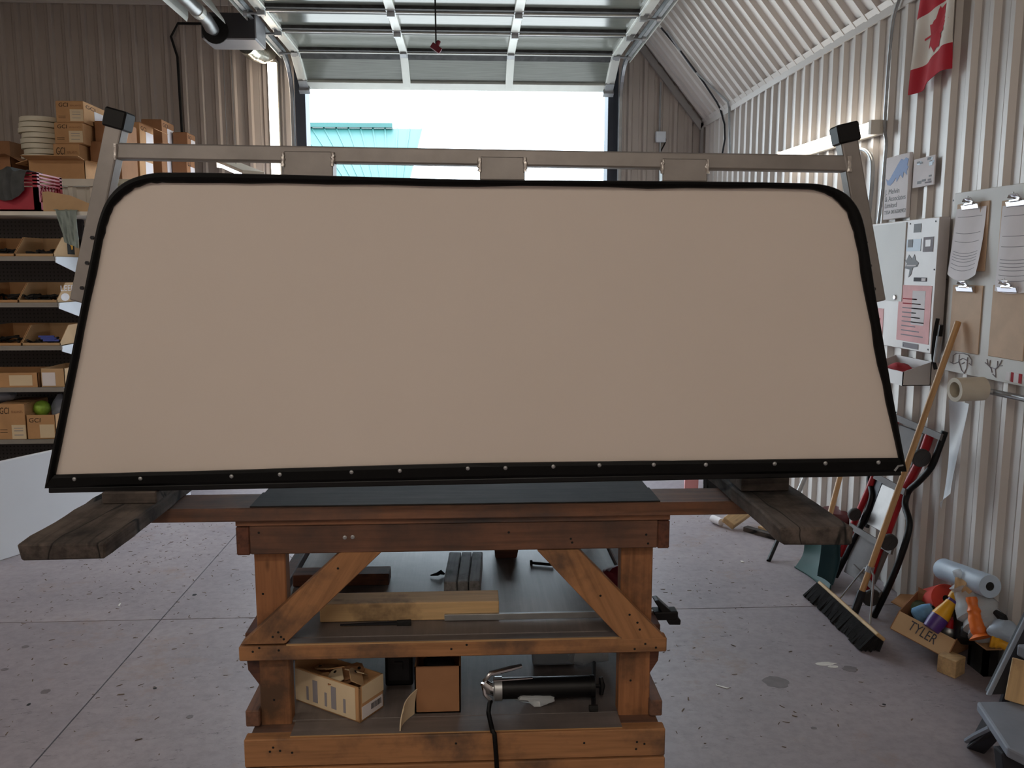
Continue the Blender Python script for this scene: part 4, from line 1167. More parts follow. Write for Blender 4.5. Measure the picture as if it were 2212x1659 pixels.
build('dark_bracket', MB().prism([p+Vector((-.045,0,.0)), p+Vector((.03,0,.0)), p+Vector((.04,0,.06)), p+Vector((-.05,0,.06))], (0,.08,0)), 'wood_dark', bev=.006, label='small dark block at the back of the middle shelf', cat='block')
pa, pb = on(1150, 1216, zs_+.006), on(1195, 1220, zs_+.006)
bt = empty('bolt', pa-Vector((0,0,.006)), 'black bolt lying at the back of the middle shelf', 'bolt')
build('shank', MB().tube([pa, pb], .005, 8), 'black_matt', bt); build('head', MB().tube([pa, pa+Vector((-.008,0,0))], .010, 6), 'black_matt', bt)
p = on(1326, 1275, zs_)
build('red_cloth', blob((p.x+.03, p.y+.03, zs_+.03), (.055,.05,.04), 12, amp=.15, flat=.3), 'red_dark', smooth=True, label='dark red bundled cloth behind the right bench leg', cat='cloth')
pa, pb = on(955, 1245, zs_+.003), on(985, 1242, zs_+.003)
build('bent_scrap', MB().tube([on(930,1243,zs_+.004), on(945,1240,zs_+.010), on(952,1236,zs_+.012), on(960,1240,zs_+.004)], [.002,.006,.008,.003], 6), 'black_matt', label='small bent black scrap left of the dark offcuts', cat='scrap')

zq = zl+.0008
# printed carton of offcuts, turned
def turned(px, py, w, d, ang):
    """corners of a rectangle on the lower shelf; px,py is its nearest corner"""
    c = on(px, py, zq); u = Vector((math.cos(ang), math.sin(ang), 0)); v = Vector((-math.sin(ang), math.cos(ang), 0))
    return c, u, v
c = on(778, 1562, zq)
lf, rt = on(640, 1512, zq), on(832, 1530, zq)
u = (lf-c); u.z = 0; wl_ = u.length*1.0; u.normalize()
v = Vector((-u.y, u.x, 0)); v = v if v.dot(rt-c) > 0 else -v
wd = .10
hgt = P(778, 1487, Y=c.y).z-zq
bx_ = empty('printed_carton', c+u*wl_/2+v*wd/2, 'open cream printed carton full of scrap tags on the lower bench shelf', 'box')
def wallp(p, q, h, n, th=.004, name='side_wall', mat='cardboard'):
    return build(name, MB().box8([p, q, q+n*th, p+n*th, p+Vector((0,0,h)), q+Vector((0,0,h)), q+n*th+Vector((0,0,h)), p+n*th+Vector((0,0,h))]), mat, bx_)
A, B_, C_, D_ = c, c+u*wl_, c+u*wl_+v*wd, c+v*wd
wallp(A, B_, hgt, v); wallp(D_, C_, hgt, -v); wallp(A, D_, hgt, u); wallp(B_, C_, hgt*1.2, -u)
build('base', MB().prism([A, B_, C_, D_], (0,0,.004)), 'cardboard', bx_)
def stick_on(name, p, d, n, u0, u1, z0, z1, mat):
    return build(name, MB().box8([p+d*u0+n*.0003+Vector((0,0,z0)), p+d*u1+n*.0003+Vector((0,0,z0)), p+d*u1+n*.0015+Vector((0,0,z0)), p+d*u0+n*.0015+Vector((0,0,z0)),
        p+d*u0+n*.0003+Vector((0,0,z1)), p+d*u1+n*.0003+Vector((0,0,z1)), p+d*u1+n*.0015+Vector((0,0,z1)), p+d*u0+n*.0015+Vector((0,0,z1))]), mat, bx_)
stick_on('printed_label', A, u, -v, .015, wl_, .004, hgt*.97, 'label_cream')
for i in range(5):
    stick_on('print_block', A-v*.0013, u, -v, .05+i*.035, .05+i*.035+(.018 if i % 2 else .008), hgt*.15, hgt*(.8 if i % 2 else .55), 'ink_light')
stick_on('end_label', A, v, -u, .008, wd*.95, .006, hgt*.42, 'paper'); stick_on('end_flap_label', A, v, -u, .010, wd, hgt*.52, hgt*1.0, 'label_cream')
for i in range(9): stick_on('bar_code', A-u*.0013, v, -u, wd*.45+i*.005, wd*.45+i*.005+.002, .02, hgt*.36, 'ink')
rd = random.Random(5)
for i in range(8):
    cc = A+u*rd.uniform(.05, wl_-.05)+v*rd.uniform(.02, wd-.02)+Vector((0,0,hgt*rd.uniform(.75, 1.0)))
    R3 = Matrix.Rotation(rd.uniform(0, 3), 3, 'Z') @ Matrix.Rotation(rd.uniform(-.5, .7), 3, 'X') @ Matrix.Rotation(rd.uniform(-.3, .3), 3, 'Y')
    w2, h2 = .032, .022
    tg = MB().prism([cc+R3 @ Vector(q) for q in ((-w2,-h2,0),(w2*.6,-h2,0),(w2,-h2*.5,0),(w2,h2*.5,0),(w2*.6,h2,0),(-w2,h2,0))], R3 @ Vector((0,0,.003)))
    o = empty('scrap_tag', cc, ('loose cardboard tag with punched hole lying in the printed carton, ' + ('nearest its front corner', 'at its left end', 'standing at the back', 'half buried', 'tilted steeply', 'flat on the heap', 'beside the rear wall', 'at its right end')[i]), 'tag', 'tags in the printed carton')
    build('card', tg, ('cardboard', 'cardboard_pale', 'label_cream', 'cardboard_dark')[i % 4], o)
    hM = Matrix.Translation(cc+R3 @ Vector((w2*.6, 0, .0032))) @ R3.to_4x4()
    build('eyelet', MB().lathe([(.005,0),(.005,.0006)], 10, hM), 'black_matt', o)
# dark case behind, brown carton, torn strip
y4 = on(865, 1500, zq).y
x0, x1 = P(832,1470,Y=y4+.05).x, P(892,1470,Y=y4+.05).x
cs_ = empty('tool_case', ((x0+x1)/2, y4+.1, zq), 'black tool case behind the printed carton on the lower shelf', 'case')
build('case_body', MB().box(x0, x1, y4+.05, y4+.19, zq, zq+.11), 'black_plastic', cs_, bev=.006)
build('case_rim', MB().box(x0+.01, x1-.01, y4+.046, y4+.05, zq+.02, zq+.09), 'steel_dark', cs_)
build('case_latch', MB().box((x0+x1)/2-.012, (x0+x1)/2+.012, y4+.040, y4+.046, zq+.055, zq+.08), 'steel_dark', cs_)
y5 = on(950, 1540, zq).y
x0, x1 = P(896,1500,Y=y5).x, P(995,1500,Y=y5).x
bc_ = open_carton('brown_carton', 'plain brown open carton in the middle of the lower bench shelf', x0, x1, y5, y5+.15, zq, P(945,1440,Y=y5).z, 'cardboard_dark')
build('dark_contents', blob(((x0+x1)/2, y5+.075, zq+.10), (.045,.06,.025), 5, amp=.15), 'black_matt', smooth=True, label='black bundle inside the plain brown carton', cat='bundle')
pa, pb = on(893, 1543, zq), on(868, 1580, zq)
dvec = pb-pa
st_ = MB()
def strip(u_, v_):
    p = pa.lerp(pb, u_)+Vector((-.012*math.sin(u_*2.6), 0, 0)); hh = .075-.012*u_
    return p+Vector((.010*v_*v_, 0, .001+hh*v_))
build('torn_strip', st_.sheet(strip, 8, 4, (.003,0,0)), 'label_cream', label='curled cream cardboard strip standing beside the brown carton', cat='strip')
# grease gun
y6 = on(1180, 1510, zq).y-.01; zr_ = .030
xa, xb = P(1082,1470,Y=y6).x, P(1276,1470,Y=y6).x
zc3 = zq+.042
gg = empty('grease_gun', ((xa+xb)/2, y6, zq), 'black barrelled lever grease gun with chrome head on the lower bench shelf', 'grease gun')
build('barrel', MB().tube([(xa,y6,zc3),(xb,y6,zc3)], zr_, 24), 'black_plastic', gg, smooth=True)
build('barrel_cap', MB().tube([(xa-.022,y6,zc3),(xa-.018,y6,zc3),(xa+.003,y6,zc3)], [.028,.034,.034], 24), 'galv', gg, smooth=True)
build('end_cap', MB().tube([(xb-.002,y6,zc3),(xb+.010,y6,zc3)], .032, 24), 'black_plastic', gg, smooth=True)
build('plunger_rod', MB().tube([(xb+.01,y6,zc3),(xb+.028,y6,zc3)], .006, 8), 'black_plastic', gg)
build('plunger_handle', MB().tube([(xb+.030,y6-.006,zc3-.024),(xb+.034,y6,zc3),(xb+.030,y6+.006,zc3+.024)], [.006,.009,.006], 8), 'black_plastic', gg, smooth=True)
build('head', MB().tube([(xa-.018,y6,zc3),(xa-.034,y6-.004,zc3+.004),(xa-.050,y6-.006,zc3+.022)], [.022,.017,.012], 12), 'chrome', gg, smooth=True)
build('lever', MB().tube([(xa-.048,y6-.006,zc3+.026),(xa-.03,y6-.004,zc3+.048),(xa+.03,y6,zc3+.060),(xa+.06,y6+.01,zc3+.062)], [.006,.007,.008,.006], 8), 'chrome', gg, smooth=True)
build('lever_rod', MB().tube([(xa-.02,y6-.02,zc3+.034),(xa+.09,y6-.015,zc3+.037)], .003, 6), 'chrome', gg)
build('spout', MB().tube([(xa-.050,y6-.006,zc3+.022),(xa-.046,y6-.012,zc3-.010),(xa-.030,y6-.016,zc3-.028)], [.008,.007,.006], 8), 'chrome', gg, smooth=True)
hz = [(xa-.030,y6-.016,zc3-.03), (xa-.034,y6-.03,zq+.012), tuple(on(1055,1540,zq+.008)), tuple(on(1064,1580,zq+.008))]
hz.append((P(1068,1592,Y=BY2-.012).x, BY2-.010, zl1+.006)); hz.append((P(1072,1620,Y=BY2-.014).x, BY2-.014, zl1-.06)); hz.append((P(1078,1670,Y=BY2-.016).x, BY2-.018, zl1-.22)); hz.append((P(1082,1700,Y=BY2-.016).x, BY2-.02, zl1-.5))
build('hose', MB().tube(hz, .0065, 8), 'black_rubber', gg, smooth=True, label='black rubber hose hanging over the lower beam')
# T-handled bar lying across behind the gun end
pa, pb = on(1282, 1530, zq+.008), on(1283, 1432, zq+.012)
th_ = empty('t_handle', pa-Vector((0,0,.008)), 'grey T-shaped bar lying behind the grease gun plunger', 'bar')
build('stem', MB().tube([pa, pb], .007, 8), 'steel_dark', th_); build('foot', MB().tube([pa+Vector((-.012,0,0)), pa+Vector((.012,0,0))], .010, 8), 'black_matt', th_)
p = on(1160, 1528, zq)
build('clear_bag', blob((p.x, p.y+.03, zq+.018), (.055,.04,.018), 21, 18, 10, .22, .1), 'pcv_bag', smooth=True, label='crumpled clear plastic bag in front of the grease gun', cat='bag')
p = on(1270, 1450, zq)
build('clear_bag', blob((p.x, p.y+.06, zq+.045), (.075,.05,.045), 33, 18, 10, .2, .1), 'pcv_bag', smooth=True, label='large clear plastic bag behind the grease gun at the right', cat='bag')
p = on(1195, 1455, zq)
build('dark_pouch', MB().prism([p+Vector((-.06,.05,0)), p+Vector((.075,.05,0)), p+Vector((.05,.05,.06)), p+Vector((-.06,.05,.07))], (0,.05,.0)), 'vinyl_blue', bev=.008, label='grey-blue pouch standing behind the grease gun lever', cat='pouch')

# ================================================================== RIGHT WALL
XW = XR-DEP-.001                 # crest of the ribs
def W(px, py, off=0.0): return P(px, py, X=XW-off)
def wbox(x0, y0, x1, y1, o0, o1):
    """box on the right wall from photo corners (far-top to near-bottom); o = distance off the rib crests"""
    a, b = W(x0, (y0+y1)/2, o1), W(x1, (y0+y1)/2, o1)
    zt, zb = W((x0+x1)/2, y0, o1).z, W((x0+x1)/2, y1, o1).z
    return (XW-o1, XW-o0, b.y, a.y, zb, zt)
# ---- flag
fa, fb = W(1992, 0, .03), W(2066, 0, .03)
fy_far, fy_near = W(1986, 100, .03).y, W(2062, 100, .03).y
zb_f = W(2020, 186, .03).z; zt_f = zb_f+.47
flag = empty('flag', (XW-.03, (fy_far+fy_near)/2, zb_f), 'red and white Canadian maple leaf flag hung lengthwise high on the right wall', 'flag')
def flag_pt(u, v, o=0.0):     # u across (0 far edge .. 1 near edge), v down
    y = fy_far+(fy_near-fy_far)*u; sp = 1+.22*max(0, v-.65)
    y = (fy_far+fy_near)/2+(y-(fy_far+fy_near)/2)*sp+.03*max(0, v-.5)
    x = XW-.030-.012*math.sin(u*7+v*3)-.006*math.sin(u*15+1)-.02*v*(1-.5*u)
    z = zt_f-.47*v-.012*math.sin(u*6.0+.3)*v+.05*u
    return Vector((x-o, y, z))
bands = ((0, .25, 'flag_red'), (.25, .75, 'flag_white'), (.75, 1.0, 'flag_red'))
for v0, v1, mt_ in bands:
    build('stripe', MB().sheet(lambda u, v: flag_pt(u, v0+(v1-v0)*v), 24, int(40*(v1-v0)), (-.003,0,0)), mt_, flag, smooth=True, label='red end stripe' if mt_ == 'flag_red' else 'white middle field')
half = [(0,-.38),(.022,-.38),(.02,-.22),(.24,-.265),(.21,-.19),(.46,.0),(.39,.035),(.43,.165),(.29,.14),(.26,.20),(.14,.07),(.19,.33),(.10,.28),(0,.46)]
leaf = half+[(-x, y) for x, y in half[-2:0:-1]]
# leaf lies sideways when the flag hangs lengthwise: stem towards the far edge
mb = MB(); pts = []
cu_, cv_ = .54, .50
for (a, b) in leaf:
    pts.append(flag_pt(cu_-b*.80*(-1), cv_+a*.40, .0046))
cen = flag_pt(cu_, cv_, .0046)
# fan from several inner rings so the leaf follows the cloth
n_ = len(pts); ring = []
rings = [1.0, .66, .33]
uv = [(cu_+b*.86, cv_+a*.50) for a, b in leaf]
vs = []
for r_ in rings:
    for (uu, vv) in uv: vs.append(flag_pt(cu_+(uu-cu_)*r_, cv_+(vv-cv_)*r_, .0050))
vs.append(flag_pt(cu_, cv_, .0050)); fs = []
for k in range(2):
    for i in range(n_): fs.append((k*n_+i, k*n_+(i+1) % n_, (k+1)*n_+(i+1) % n_, (k+1)*n_+i))
for i in range(n_): fs.append((2*n_+i, 2*n_+(i+1) % n_, 3*n_))
mb.add(vs, fs); build('maple_leaf', mb, 'flag_red', flag, smooth=True)
# ---- sign with blue mark and lettering
b = wbox(1911, 336, 1961, 472, .01, .03)
sg = empty('company_sign', (b[0], (b[2]+b[3])/2, b[4]), 'white company sign with blue mark and grey lettering on the right wall', 'sign')
build('sign_plate', MB().box(b[0], b[1], b[2], b[3], b[4], b[5]), 'paper', sg, bev=.003, seg=1)
Wd, Hg = b[3]-b[2], b[5]-b[4]
def sp(u, v): return Vector((b[0]-.0006, b[3]-Wd*u, b[4]+Hg*v))
mark = [(.06,.66),(.13,.62),(.22,.645),(.55,.86),(.66,.925),(.78,.90),(.86,.93),(.97,.90),(.93,.80),(.98,.78),(.92,.72),(.94,.66),(.80,.715),(.78,.62),(.66,.68),(.52,.58),(.50,.65),(.38,.585),(.25,.54),(.12,.56)]
build('blue_mark', MB().prism([sp(u, v) for u, v in mark], (-.001,0,0)), 'logo_blue', sg)
for i, (s, w_) in enumerate((('J. Melvin', .62), ('& Associates', .88), ('Limited', .52), ('TSSA 0076500902', .92))):
    text('lettering', s, Hg*(.115 if i < 3 else .085), sp(.05, (.405, .29, .185, .085)[i]), WALLT, 'grey_text', sg, Wd*w_)
b = wbox(1973, 340, 2018, 402, .01, .016)
pcx = empty('photo_print', (b[0], (b[2]+b[3])/2, b[4]), 'small pale photograph print pinned beside the company sign', 'picture')
build('print_sheet', MB().box(*b), 'paper', pcx)
rd = random.Random(2)
for i in range(14):
    u, v = rd.uniform(.04,.8), rd.choice((rd.uniform(.05,.3), rd.uniform(.65,.9))); w_, h_ = rd.uniform(.08,.2), rd.uniform(.04,.14)
    y_, z_ = b[3]-(b[3]-b[2])*u, b[4]+(b[5]-b[4])*v
    build('print_patch', MB().box(b[0]-.0008-.0001*i, b[0]-.0001*i, max(b[2], y_-(b[3]-b[2])*w_), y_, z_, min(b[5], z_+(b[5]-b[4])*h_)), rd.choice(('ink_light', 'vinyl_blue', 'grey_text', 'vinyl_blue')), pcx)
# ---- grey electrical panel with notices
b = wbox(1862, 478, 2020, 752, 0, .055)
ep = empty('electrical_panel', (b[0], (b[2]+b[3])/2, b[4]), 'grey wall cabinet covered with stickers and pink notices beside the clipboards', 'cabinet')
build('cabinet_body', MB().box(*b), 'panel_grey', ep, bev=.003, seg=1)
PW, PH = b[3]-b[2], b[5]-b[4]; PX = b[0]
def pp(u, v, o=0): return Vector((PX-.0006-o, b[3]-PW*u, b[4]+PH*v))
def onp(name, u0, u1, v0, v1, mat, o=0.0, th=.0012, par=None):
    a, c = pp(u0, v0), pp(u1, v1)
    return build(name, MB().box(a.x-o-th, a.x-o, min(a.y,c.y), max(a.y,c.y), a.z, c.z), mat, par or ep)
dy0, dz0, dy1, dz1 = .0, .30, .61, .985
dd_ = onp('panel_door', 0.02, .605, .37, .985, 'board_white', 0, .004)
lt = pp(.52, .40)
build('latch', MB().lathe([(.014,0),(.014,.004),(.010,.007)], 16, Matrix.Translation((lt.x-.004, lt.y, lt.z)) @ Matrix.Rotation(-math.pi/2,4,'Y')), 'chrome', dd_)
onp('sticker', .70, .79, .90, .965, 'grey_text'); onp('sticker', .62, .80, .76, .85, 'vinyl_blue'); onp('sticker_print', .64, .70, .79, .85, 'grey_text', .0014)
onp('sticker', .83, .95, .75, .86, 'ink_light'); onp('sticker_print', .86, .92, .79, .84, 'panel_grey', .0014)
onp('sticker', .74, .90, .53, .56, 'ink'); onp('sticker_print', .84, .89, .535, .555, 'paper', .0014)
mb = MB().prism([pp(u, v) for u, v in ((.60,.70),(.63,.69),(.66,.735),(.70,.70),(.73,.735),(.75,.69),(.79,.67),(.77,.64),(.72,.635),(.70,.58),(.67,.56),(.68,.62),(.61,.63),(.64,.665))], (-.0012,0,0))
build('bird_sticker', mb, 'grey_text', ep)
onp('sticker_print', .64, .76, .645, .655, 'paper', .0014)
nt_ = onp('pink_notice', .56, .97, .065, .50, 'paper_pink')
for i in range(9): onp('notice_print', .62, .90-.05*(i % 3), .11+.035*i, .118+.035*i, 'red_rag' if i > 6 else 'ink_light', .0014, .0006)
onp('clear_sleeve', .74, .90, .20, .46, 'paper', .0014, .0006)
onp('pink_notice', .12, .36, .06, .30, 'paper_pink'); onp('notice_print', .16, .32, .20, .22, 'red_rag', .0014, .0006); onp('notice_print', .16, .32, .14, .15, 'red_rag', .0014, .0006)
onp('label_plate', .65, .85, .015, .055, 'ink_light')
for u, v in ((.65,.97),(.96,.97),(.97,.03),(.66,.03),(.98,.62)):
    q = pp(u, v); build('screw', MB().lathe([(.004,0),(.004,.002)], 8, Matrix.Translation(q) @ Matrix.Rotation(-math.pi/2,4,'Y')), 'steel_dark', ep)
# ---- clipboard back board and four clipboards
a0, a1 = W(2050, 600, .012), W(2330, 620, .012)
zt_ = W(2056, 419, .012).z; zb_ = W(2034, 798, .012).z
bd = empty('notice_board', (XW-.012, (a0.y+a1.y)/2, zb_), 'large white board behind the clipboards on the right wall', 'board')
build('board_sheet', MB().box(XW-.012, XW, a1.y, a0.y, zb_, zt_), 'board_white', bd, bev=.002, seg=1)
for px, py in ((2060,433), (2046,604)):
    q = W(px, py, .013); build('screw', MB().lathe([(.004,0),(.004,.002)], 8, Matrix.Translation(q) @ Matrix.Rotation(-math.pi/2,4,'Y')), 'steel_dark', bd)
# sketches on the board: bull skull and stag head, small flag sticker
def sk_tube(pts): return MB().tube([W(x, y, .0135) for x, y in pts], .0022, 5)
sk_ = [[(2058,783),(2059,768),(2066,763),(2080,763),(2092,767),(2099,778),(2098,789),(2093,785)], [(2072,766),(2071,780),(2077,800),(2083,806),(2088,795),(2090,772)], [(2072,778),(2079,774),(2088,778)], [(2077,786),(2083,783)], [(2052,782),(2060,786),(2070,782)]]
for l in sk_: build('skull_sketch', sk_tube(l), 'ink_light', bd)
sk_ = [[(2143,805),(2140,793),(2150,797),(2151,815),(2144,808)], [(2140,795),(2134,788),(2132,776)], [(2134,788),(2128,783)], [(2150,797),(2158,790),(2164,778)], [(2158,790),(2165,790)], [(2137,791),(2139,778)], [(2154,793),(2155,780)]]
for l in sk_: build('stag_sketch', sk_tube(l), 'ink_light', bd)
b = wbox(2183, 806, 2207, 827, .0122, .0135)
build('flag_sticker', MB().box(*b), 'red_rag', bd)
build('flag_sticker_field', MB().box(b[0]-.0006, b[0], b[2]+(b[3]-b[2])*.28, b[3]-(b[3]-b[2])*.28, b[4], b[5]), 'paper', bd)
b = wbox(2172, 804, 2181, 822, .0122, .0132); build('white_sticker', MB().box(*b), 'paper', bd)
def clipboard(label, x0, y0, x1, y1, paper=None):
    """x0.. photo box of the board"""
    o0, o1 = .0135, .0175
    b = wbox(x0, y0, x1, y1, o0, o1)
    r = empty('clipboard', (b[0], (b[2]+b[3])/2, b[4]), label, 'clipboard', 'clipboards on the white board')
    build('backing', MB().box(*b), 'fiberboard', r, bev=.002, seg=1)
    yc = (b[2]+b[3])/2; w = .065; zc = b[5]
    clip = build('clip', MB().prism([(b[0]-.001, yc-w, zc-.035), (b[0]-.012, yc-w, zc-.03), (b[0]-.020, yc-w, zc-.008), (b[0]-.006, yc-w, zc-.004), (b[0]-.001, yc-w, zc-.004)], (0, 2*w, 0)), 'chrome', r, bev=.002, seg=1)
    mb = MB().prism([(b[0]-.006, yc-.035, zc-.012), (b[0]-.030, yc-.035, zc+.004), (b[0]-.034, yc-.028, zc+.018), (b[0]-.030, yc+.028, zc+.020), (b[0]-.034, yc+.035, zc+.004)], (.006,0,.004))
    build('clip_lever', mb, 'chrome', clip, bev=.002, seg=1)
    build('clip_spring', MB().tube([(b[0]-.018, yc-.03, zc-.006), (b[0]-.018, yc+.03, zc-.006)], .007, 8), 'chrome', clip)
    build('hang_loop', MB().tube([(b[0]-.006, yc+.035, zc-.004), (b[0]-.010, yc+.045, zc+.022), (b[0]-.008, yc+.028, zc+.030), (b[0]-.008, yc+.018, zc+.006)], .0025, 6), 'chrome', clip)
    if paper:
        far, drop, curl = paper
        def pf(u, v):
            y = b[3]-.014+far*.5-(b[3]-b[2]-.02)*u-(.03*v*curl)*(1-u)*(-1)
            x = b[0]-.003-.028*v*v*(u*.8+.2)*curl-.004*math.sin(u*6)
            return Vector((x, y+.02*v*far, zc-.022-drop*v*(1+.10*curl*math.sin(u*3.1))))
        pg = build('paper_sheets', MB().sheet(pf, 10, 14, (-.0008,0,0)), 'paper', r, smooth=True)
        for v in (.12, .35, .47, .62, .66, .70, .74, .80, .86):
            mb = MB().sheet(lambda u, q: pf(.10+.78*u, v+.007*q)+Vector((-.0016,0,0)), 8, 1, (-.0003,0,0))
            build('ruled_line', mb, 'ink_light', pg)
    return r
clipboard('clipboard with loose written sheets, upper left on the white board', 2063, 438, 2132, 586, (.02, .30, 1.0))
clipboard('clipboard with a full stack of ruled sheets, upper right on the white board', 2158, 430, 2236, 590, (.0, .36, .25))
clipboard('empty brown clipboard, lower left behind the broom handle', 2053, 616, 2118, 762)
clipboard('empty brown clipboard, lower right beside the picture edge', 2139, 616, 2216, 776)
# ---- conduits and cables on the right wall and roof
def wpath(pts, off): return [W(x, y, off) for x, y in pts]
def smooth_path(pts, n=5): return catmull([Vector(p) for p in pts], n)
build('conduit', MB().tube(smooth_path(wpath([(1846,326),(1862,322),(1876,330),(1884,350),(1883,400),(1879,440),(1874,492)], .02)), .012, 10), 'galv', smooth=True, label='bent steel conduit dropping to the grey wall cabinet', cat='conduit')
build('flex_conduit', MB().tube([p+Vector((0,0,0)) for p in smooth_path(wpath([(1945,-10),(1930,40),(1922,110),(1915,200),(1911,280),(1914,310),(1910,360),(1905,420),(1897,484)], .018), 8)], [(.0095 if i % 2 else .008) for i in range(65)], 8), 'galv', smooth=True, label='dark flexible conduit running down the right wall behind the company sign', cat='conduit')
for k, (lab, pts) in enumerate((('thin steel conduit rising up the roof slope, nearer the lamp', [(1577,345),(1576,300),(1575,232)]), ('thin dark cable bundle on the far right wall corner', [(1558,345),(1566,300),(1565,268),(1556,236)]))):
    w_ = wpath(pts, .012)
    top = w_[-1]
    pl = [(1497,150), (1440,66)] if k == 0 else [(1520,178), (1470,110), (1428,60)]
    up = [PP(x, y, Vector((XR,0,EAVE))+sl_n*(DEP+.014), sl_n) for x, y in ([(1572,220)]+pl if k == 0 else [(1548,220)]+pl)]
    build('roof_conduit', MB().tube(w_+up, .009 if k == 0 else .008, 8), 'galv' if k == 0 else 'steel_dark', label=lab, cat='conduit')
# junction box on the far wall right of the door
b = rect(1417, 284, 1438, 307, YB-.06)
jb = empty('junction_box', ((b[0]+b[1])/2, YB-.06, b[2]), 'small white junction box on the far wall right of the door', 'box')
build('box_body', MB().box(b[0], b[1], YB-.07, YB-.027, b[2], b[3]), 'bracket_white', jb, bev=.003, seg=1)
xm = (b[0]+b[1])/2
build('conduit', MB().tube([(xm-.01, YB-.04, b[3]), (xm-.01, YB-.04, P(1427,178,Y=YB-.04).z)], .010, 8), 'galv', jb)
build('conduit', MB().tube([(xm, YB-.04, b[2]), (xm, YB-.04, 1.0)], .010, 8), 'galv', jb)
build('black_lead', MB().tube(smooth_path([(xm+.03, YB-.035, b[3]-.02), (xm+.055, YB-.035, b[2]+.02), (xm+.01, YB-.035, b[2]-.08)]), .006, 6), 'black_matt', jb)
# ---- small tray with red rag
fl_, nr_ = W(1921, 800, 0), W(2003, 812, 0)
tz = W(1960, 800, 0).z-.05
ya, yb_ = P(1921, 810, X=XW-.12).y, P(1972, 830, X=XW-.12).y
ya2, yb2 = W(1935, 790, 0).y, W(2012, 800, 0).y
tr = empty('wall_tray', (XW-.06, (ya+yb_)/2, tz), 'small grey wall tray holding a red rag under the cabinet', 'tray')
build('base', MB().box(XW-.14, XW, yb2, ya2, tz, tz+.004), 'panel_grey', tr)
build('front_lip', MB().box(XW-.144, XW-.14, yb2, ya2, tz, tz+.07), 'panel_grey', tr)
for y_ in (yb2, ya2-.004): build('end_plate', MB().prism([(XW-.144,y_,tz),(XW,y_,tz),(XW,y_,tz+.12),(XW-.144,y_,tz+.07)], (0,.004,0)), 'panel_grey', tr)
build('back_plate', MB().box(XW-.004, XW, yb2, ya2, tz, tz+.12), 'panel_grey', tr)
build('red_rag', blob((XW-.07, (yb2+ya2)/2, tz+.05), (.05,.11,.045), 17, amp=.16, flat=.1), 'red_rag', smooth=True, label='crumpled red rag lying in the wall tray', cat='rag')
# pens and hook tool on the cabinet side
q = W(2030, 720, .05)
pn = empty('marker_holder', (q.x, q.y, W(2025,782,.05).z), 'narrow grey holder with black marker beside the cabinet', 'holder')
build('holder_sleeve', MB().tube([W(2022,782,.05), W(2030,726,.05)], .014, 10), 'galv', pn); build('marker', MB().tube([W(2030,728,.05), W(2034,702,.05)], .011, 8), 'black_plastic', pn)
build('black_strap', MB().tube(smooth_path([W(2026,688,.03), W(2020,720,.04), W(2016,770,.04), W(2021,798,.03)]), .010, 6), 'black_matt', label='black strap hanging from the near side of the grey cabinet', cat='strap')
# ---- paper roll on a pipe with a strip hanging from it
pr0, pr1 = W(2120, 842, .10), W(2330, 874, .04)
pra = P(2062, 842, X=XW-.20); prb = P(2108, 840, X=XW-.10)
pipe = empty('roll_pipe', prb, 'grey pipe bracket on the right wall carrying the cardboard tube', 'bracket')
build('pipe', MB().tube([P(2085,840,X=XW-.15), prb, W(2150,848,.03), W(2300,880,.02)], .013, 10), 'galv', pipe, smooth=True)
build('hook', MB().tube(smooth_path([W(2110,835,.02), W(2111,822,.03), W(2117,820,.03), W(2120,830,.02)]), .006, 6), 'galv', pipe)
ax = (prb-pra).normalized(); Mr = ax.to_track_quat('Z', 'Y').to_matrix().to_4x4(); Mr.translation = pra
Lr = (prb-pra).length+.03
rr3 = .052
mb = MB().lathe([(.034,0),(rr3,0),(rr3,Lr),(.034,Lr)], 24, Mr, cap=False)
for j in range(24): mb.f.append((j, 72+j, 72+(j+1) % 24, (j+1) % 24))
build('cardboard_tube', mb, 'pvc_tube', smooth=True, label='cream cardboard tube on the wall pipe beside the broom handle', cat='tube')
c0 = P(2066, 862, X=XW-.13)
def ps(u, v):
    y0 = P(2048,880,X=XW-.09).y; y1 = P(2084,880,X=XW-.09).y
    w_ = 1-.25*v-(max(0, v-.88)*4.5)
    return Vector((XW-.09+.02*math.sin(v*3+u*2), y0+(y1-y0)*u*w_, W(2060,866,.09).z-(1.0*v)*(W(2060,866,.09).z-W(2050,1108,.09).z)*(1-.08*u)))
build('paper_strip', MB().sheet(ps, 6, 16, (.001,0,0)), 'sheet_white', smooth=True, label='long white paper strip hanging below the cardboard tube', cat='paper')

# ================================================================== RIGHT FLOOR
# ---- push broom leaning on the wall
h0, h1 = P(1757, 1290, Z=0), P(1876, 1408, Z=0)
bx_m = (h0.x+h1.x)/2; ya, yb_ = h0.y, h1.y
bm_ = empty('push_broom', (bx_m, (ya+yb_)/2, 0), 'push broom with black bristles and wooden handle leaning on the right wall', 'broom')
mb = MB()
rd = random.Random(8)
bd_ = Vector((.62, 0, .78)); bs_ = Vector((.78, 0, -.62))          # along the bristles, and across the head
b0 = Vector((bx_m-.035, 0, 0.004))
for i in range(52):
    y_ = yb_+(ya-yb_)*(i+.5)/52
    for j in range(4):
        p0 = b0+Vector((j*.021+rd.uniform(-.01,.01), y_+rd.uniform(-.008,.008), 0.0)); p1 = b0+bd_*.095+bs_*(j*.015)+Vector((0,y_,0))
        mb.tube([p0, p1], [.011,.009], 5)
build('bristles', mb, 'broom_black', bm_, kind='stuff')
hc_ = b0+bd_*.104+bs_*.024
board('head_block', hc_+Vector((0,yb_-.004,0)), hc_+Vector((0,ya+.004,0)), .052, .017, bd_, 'wood_new', bm_, .005, seg=2)
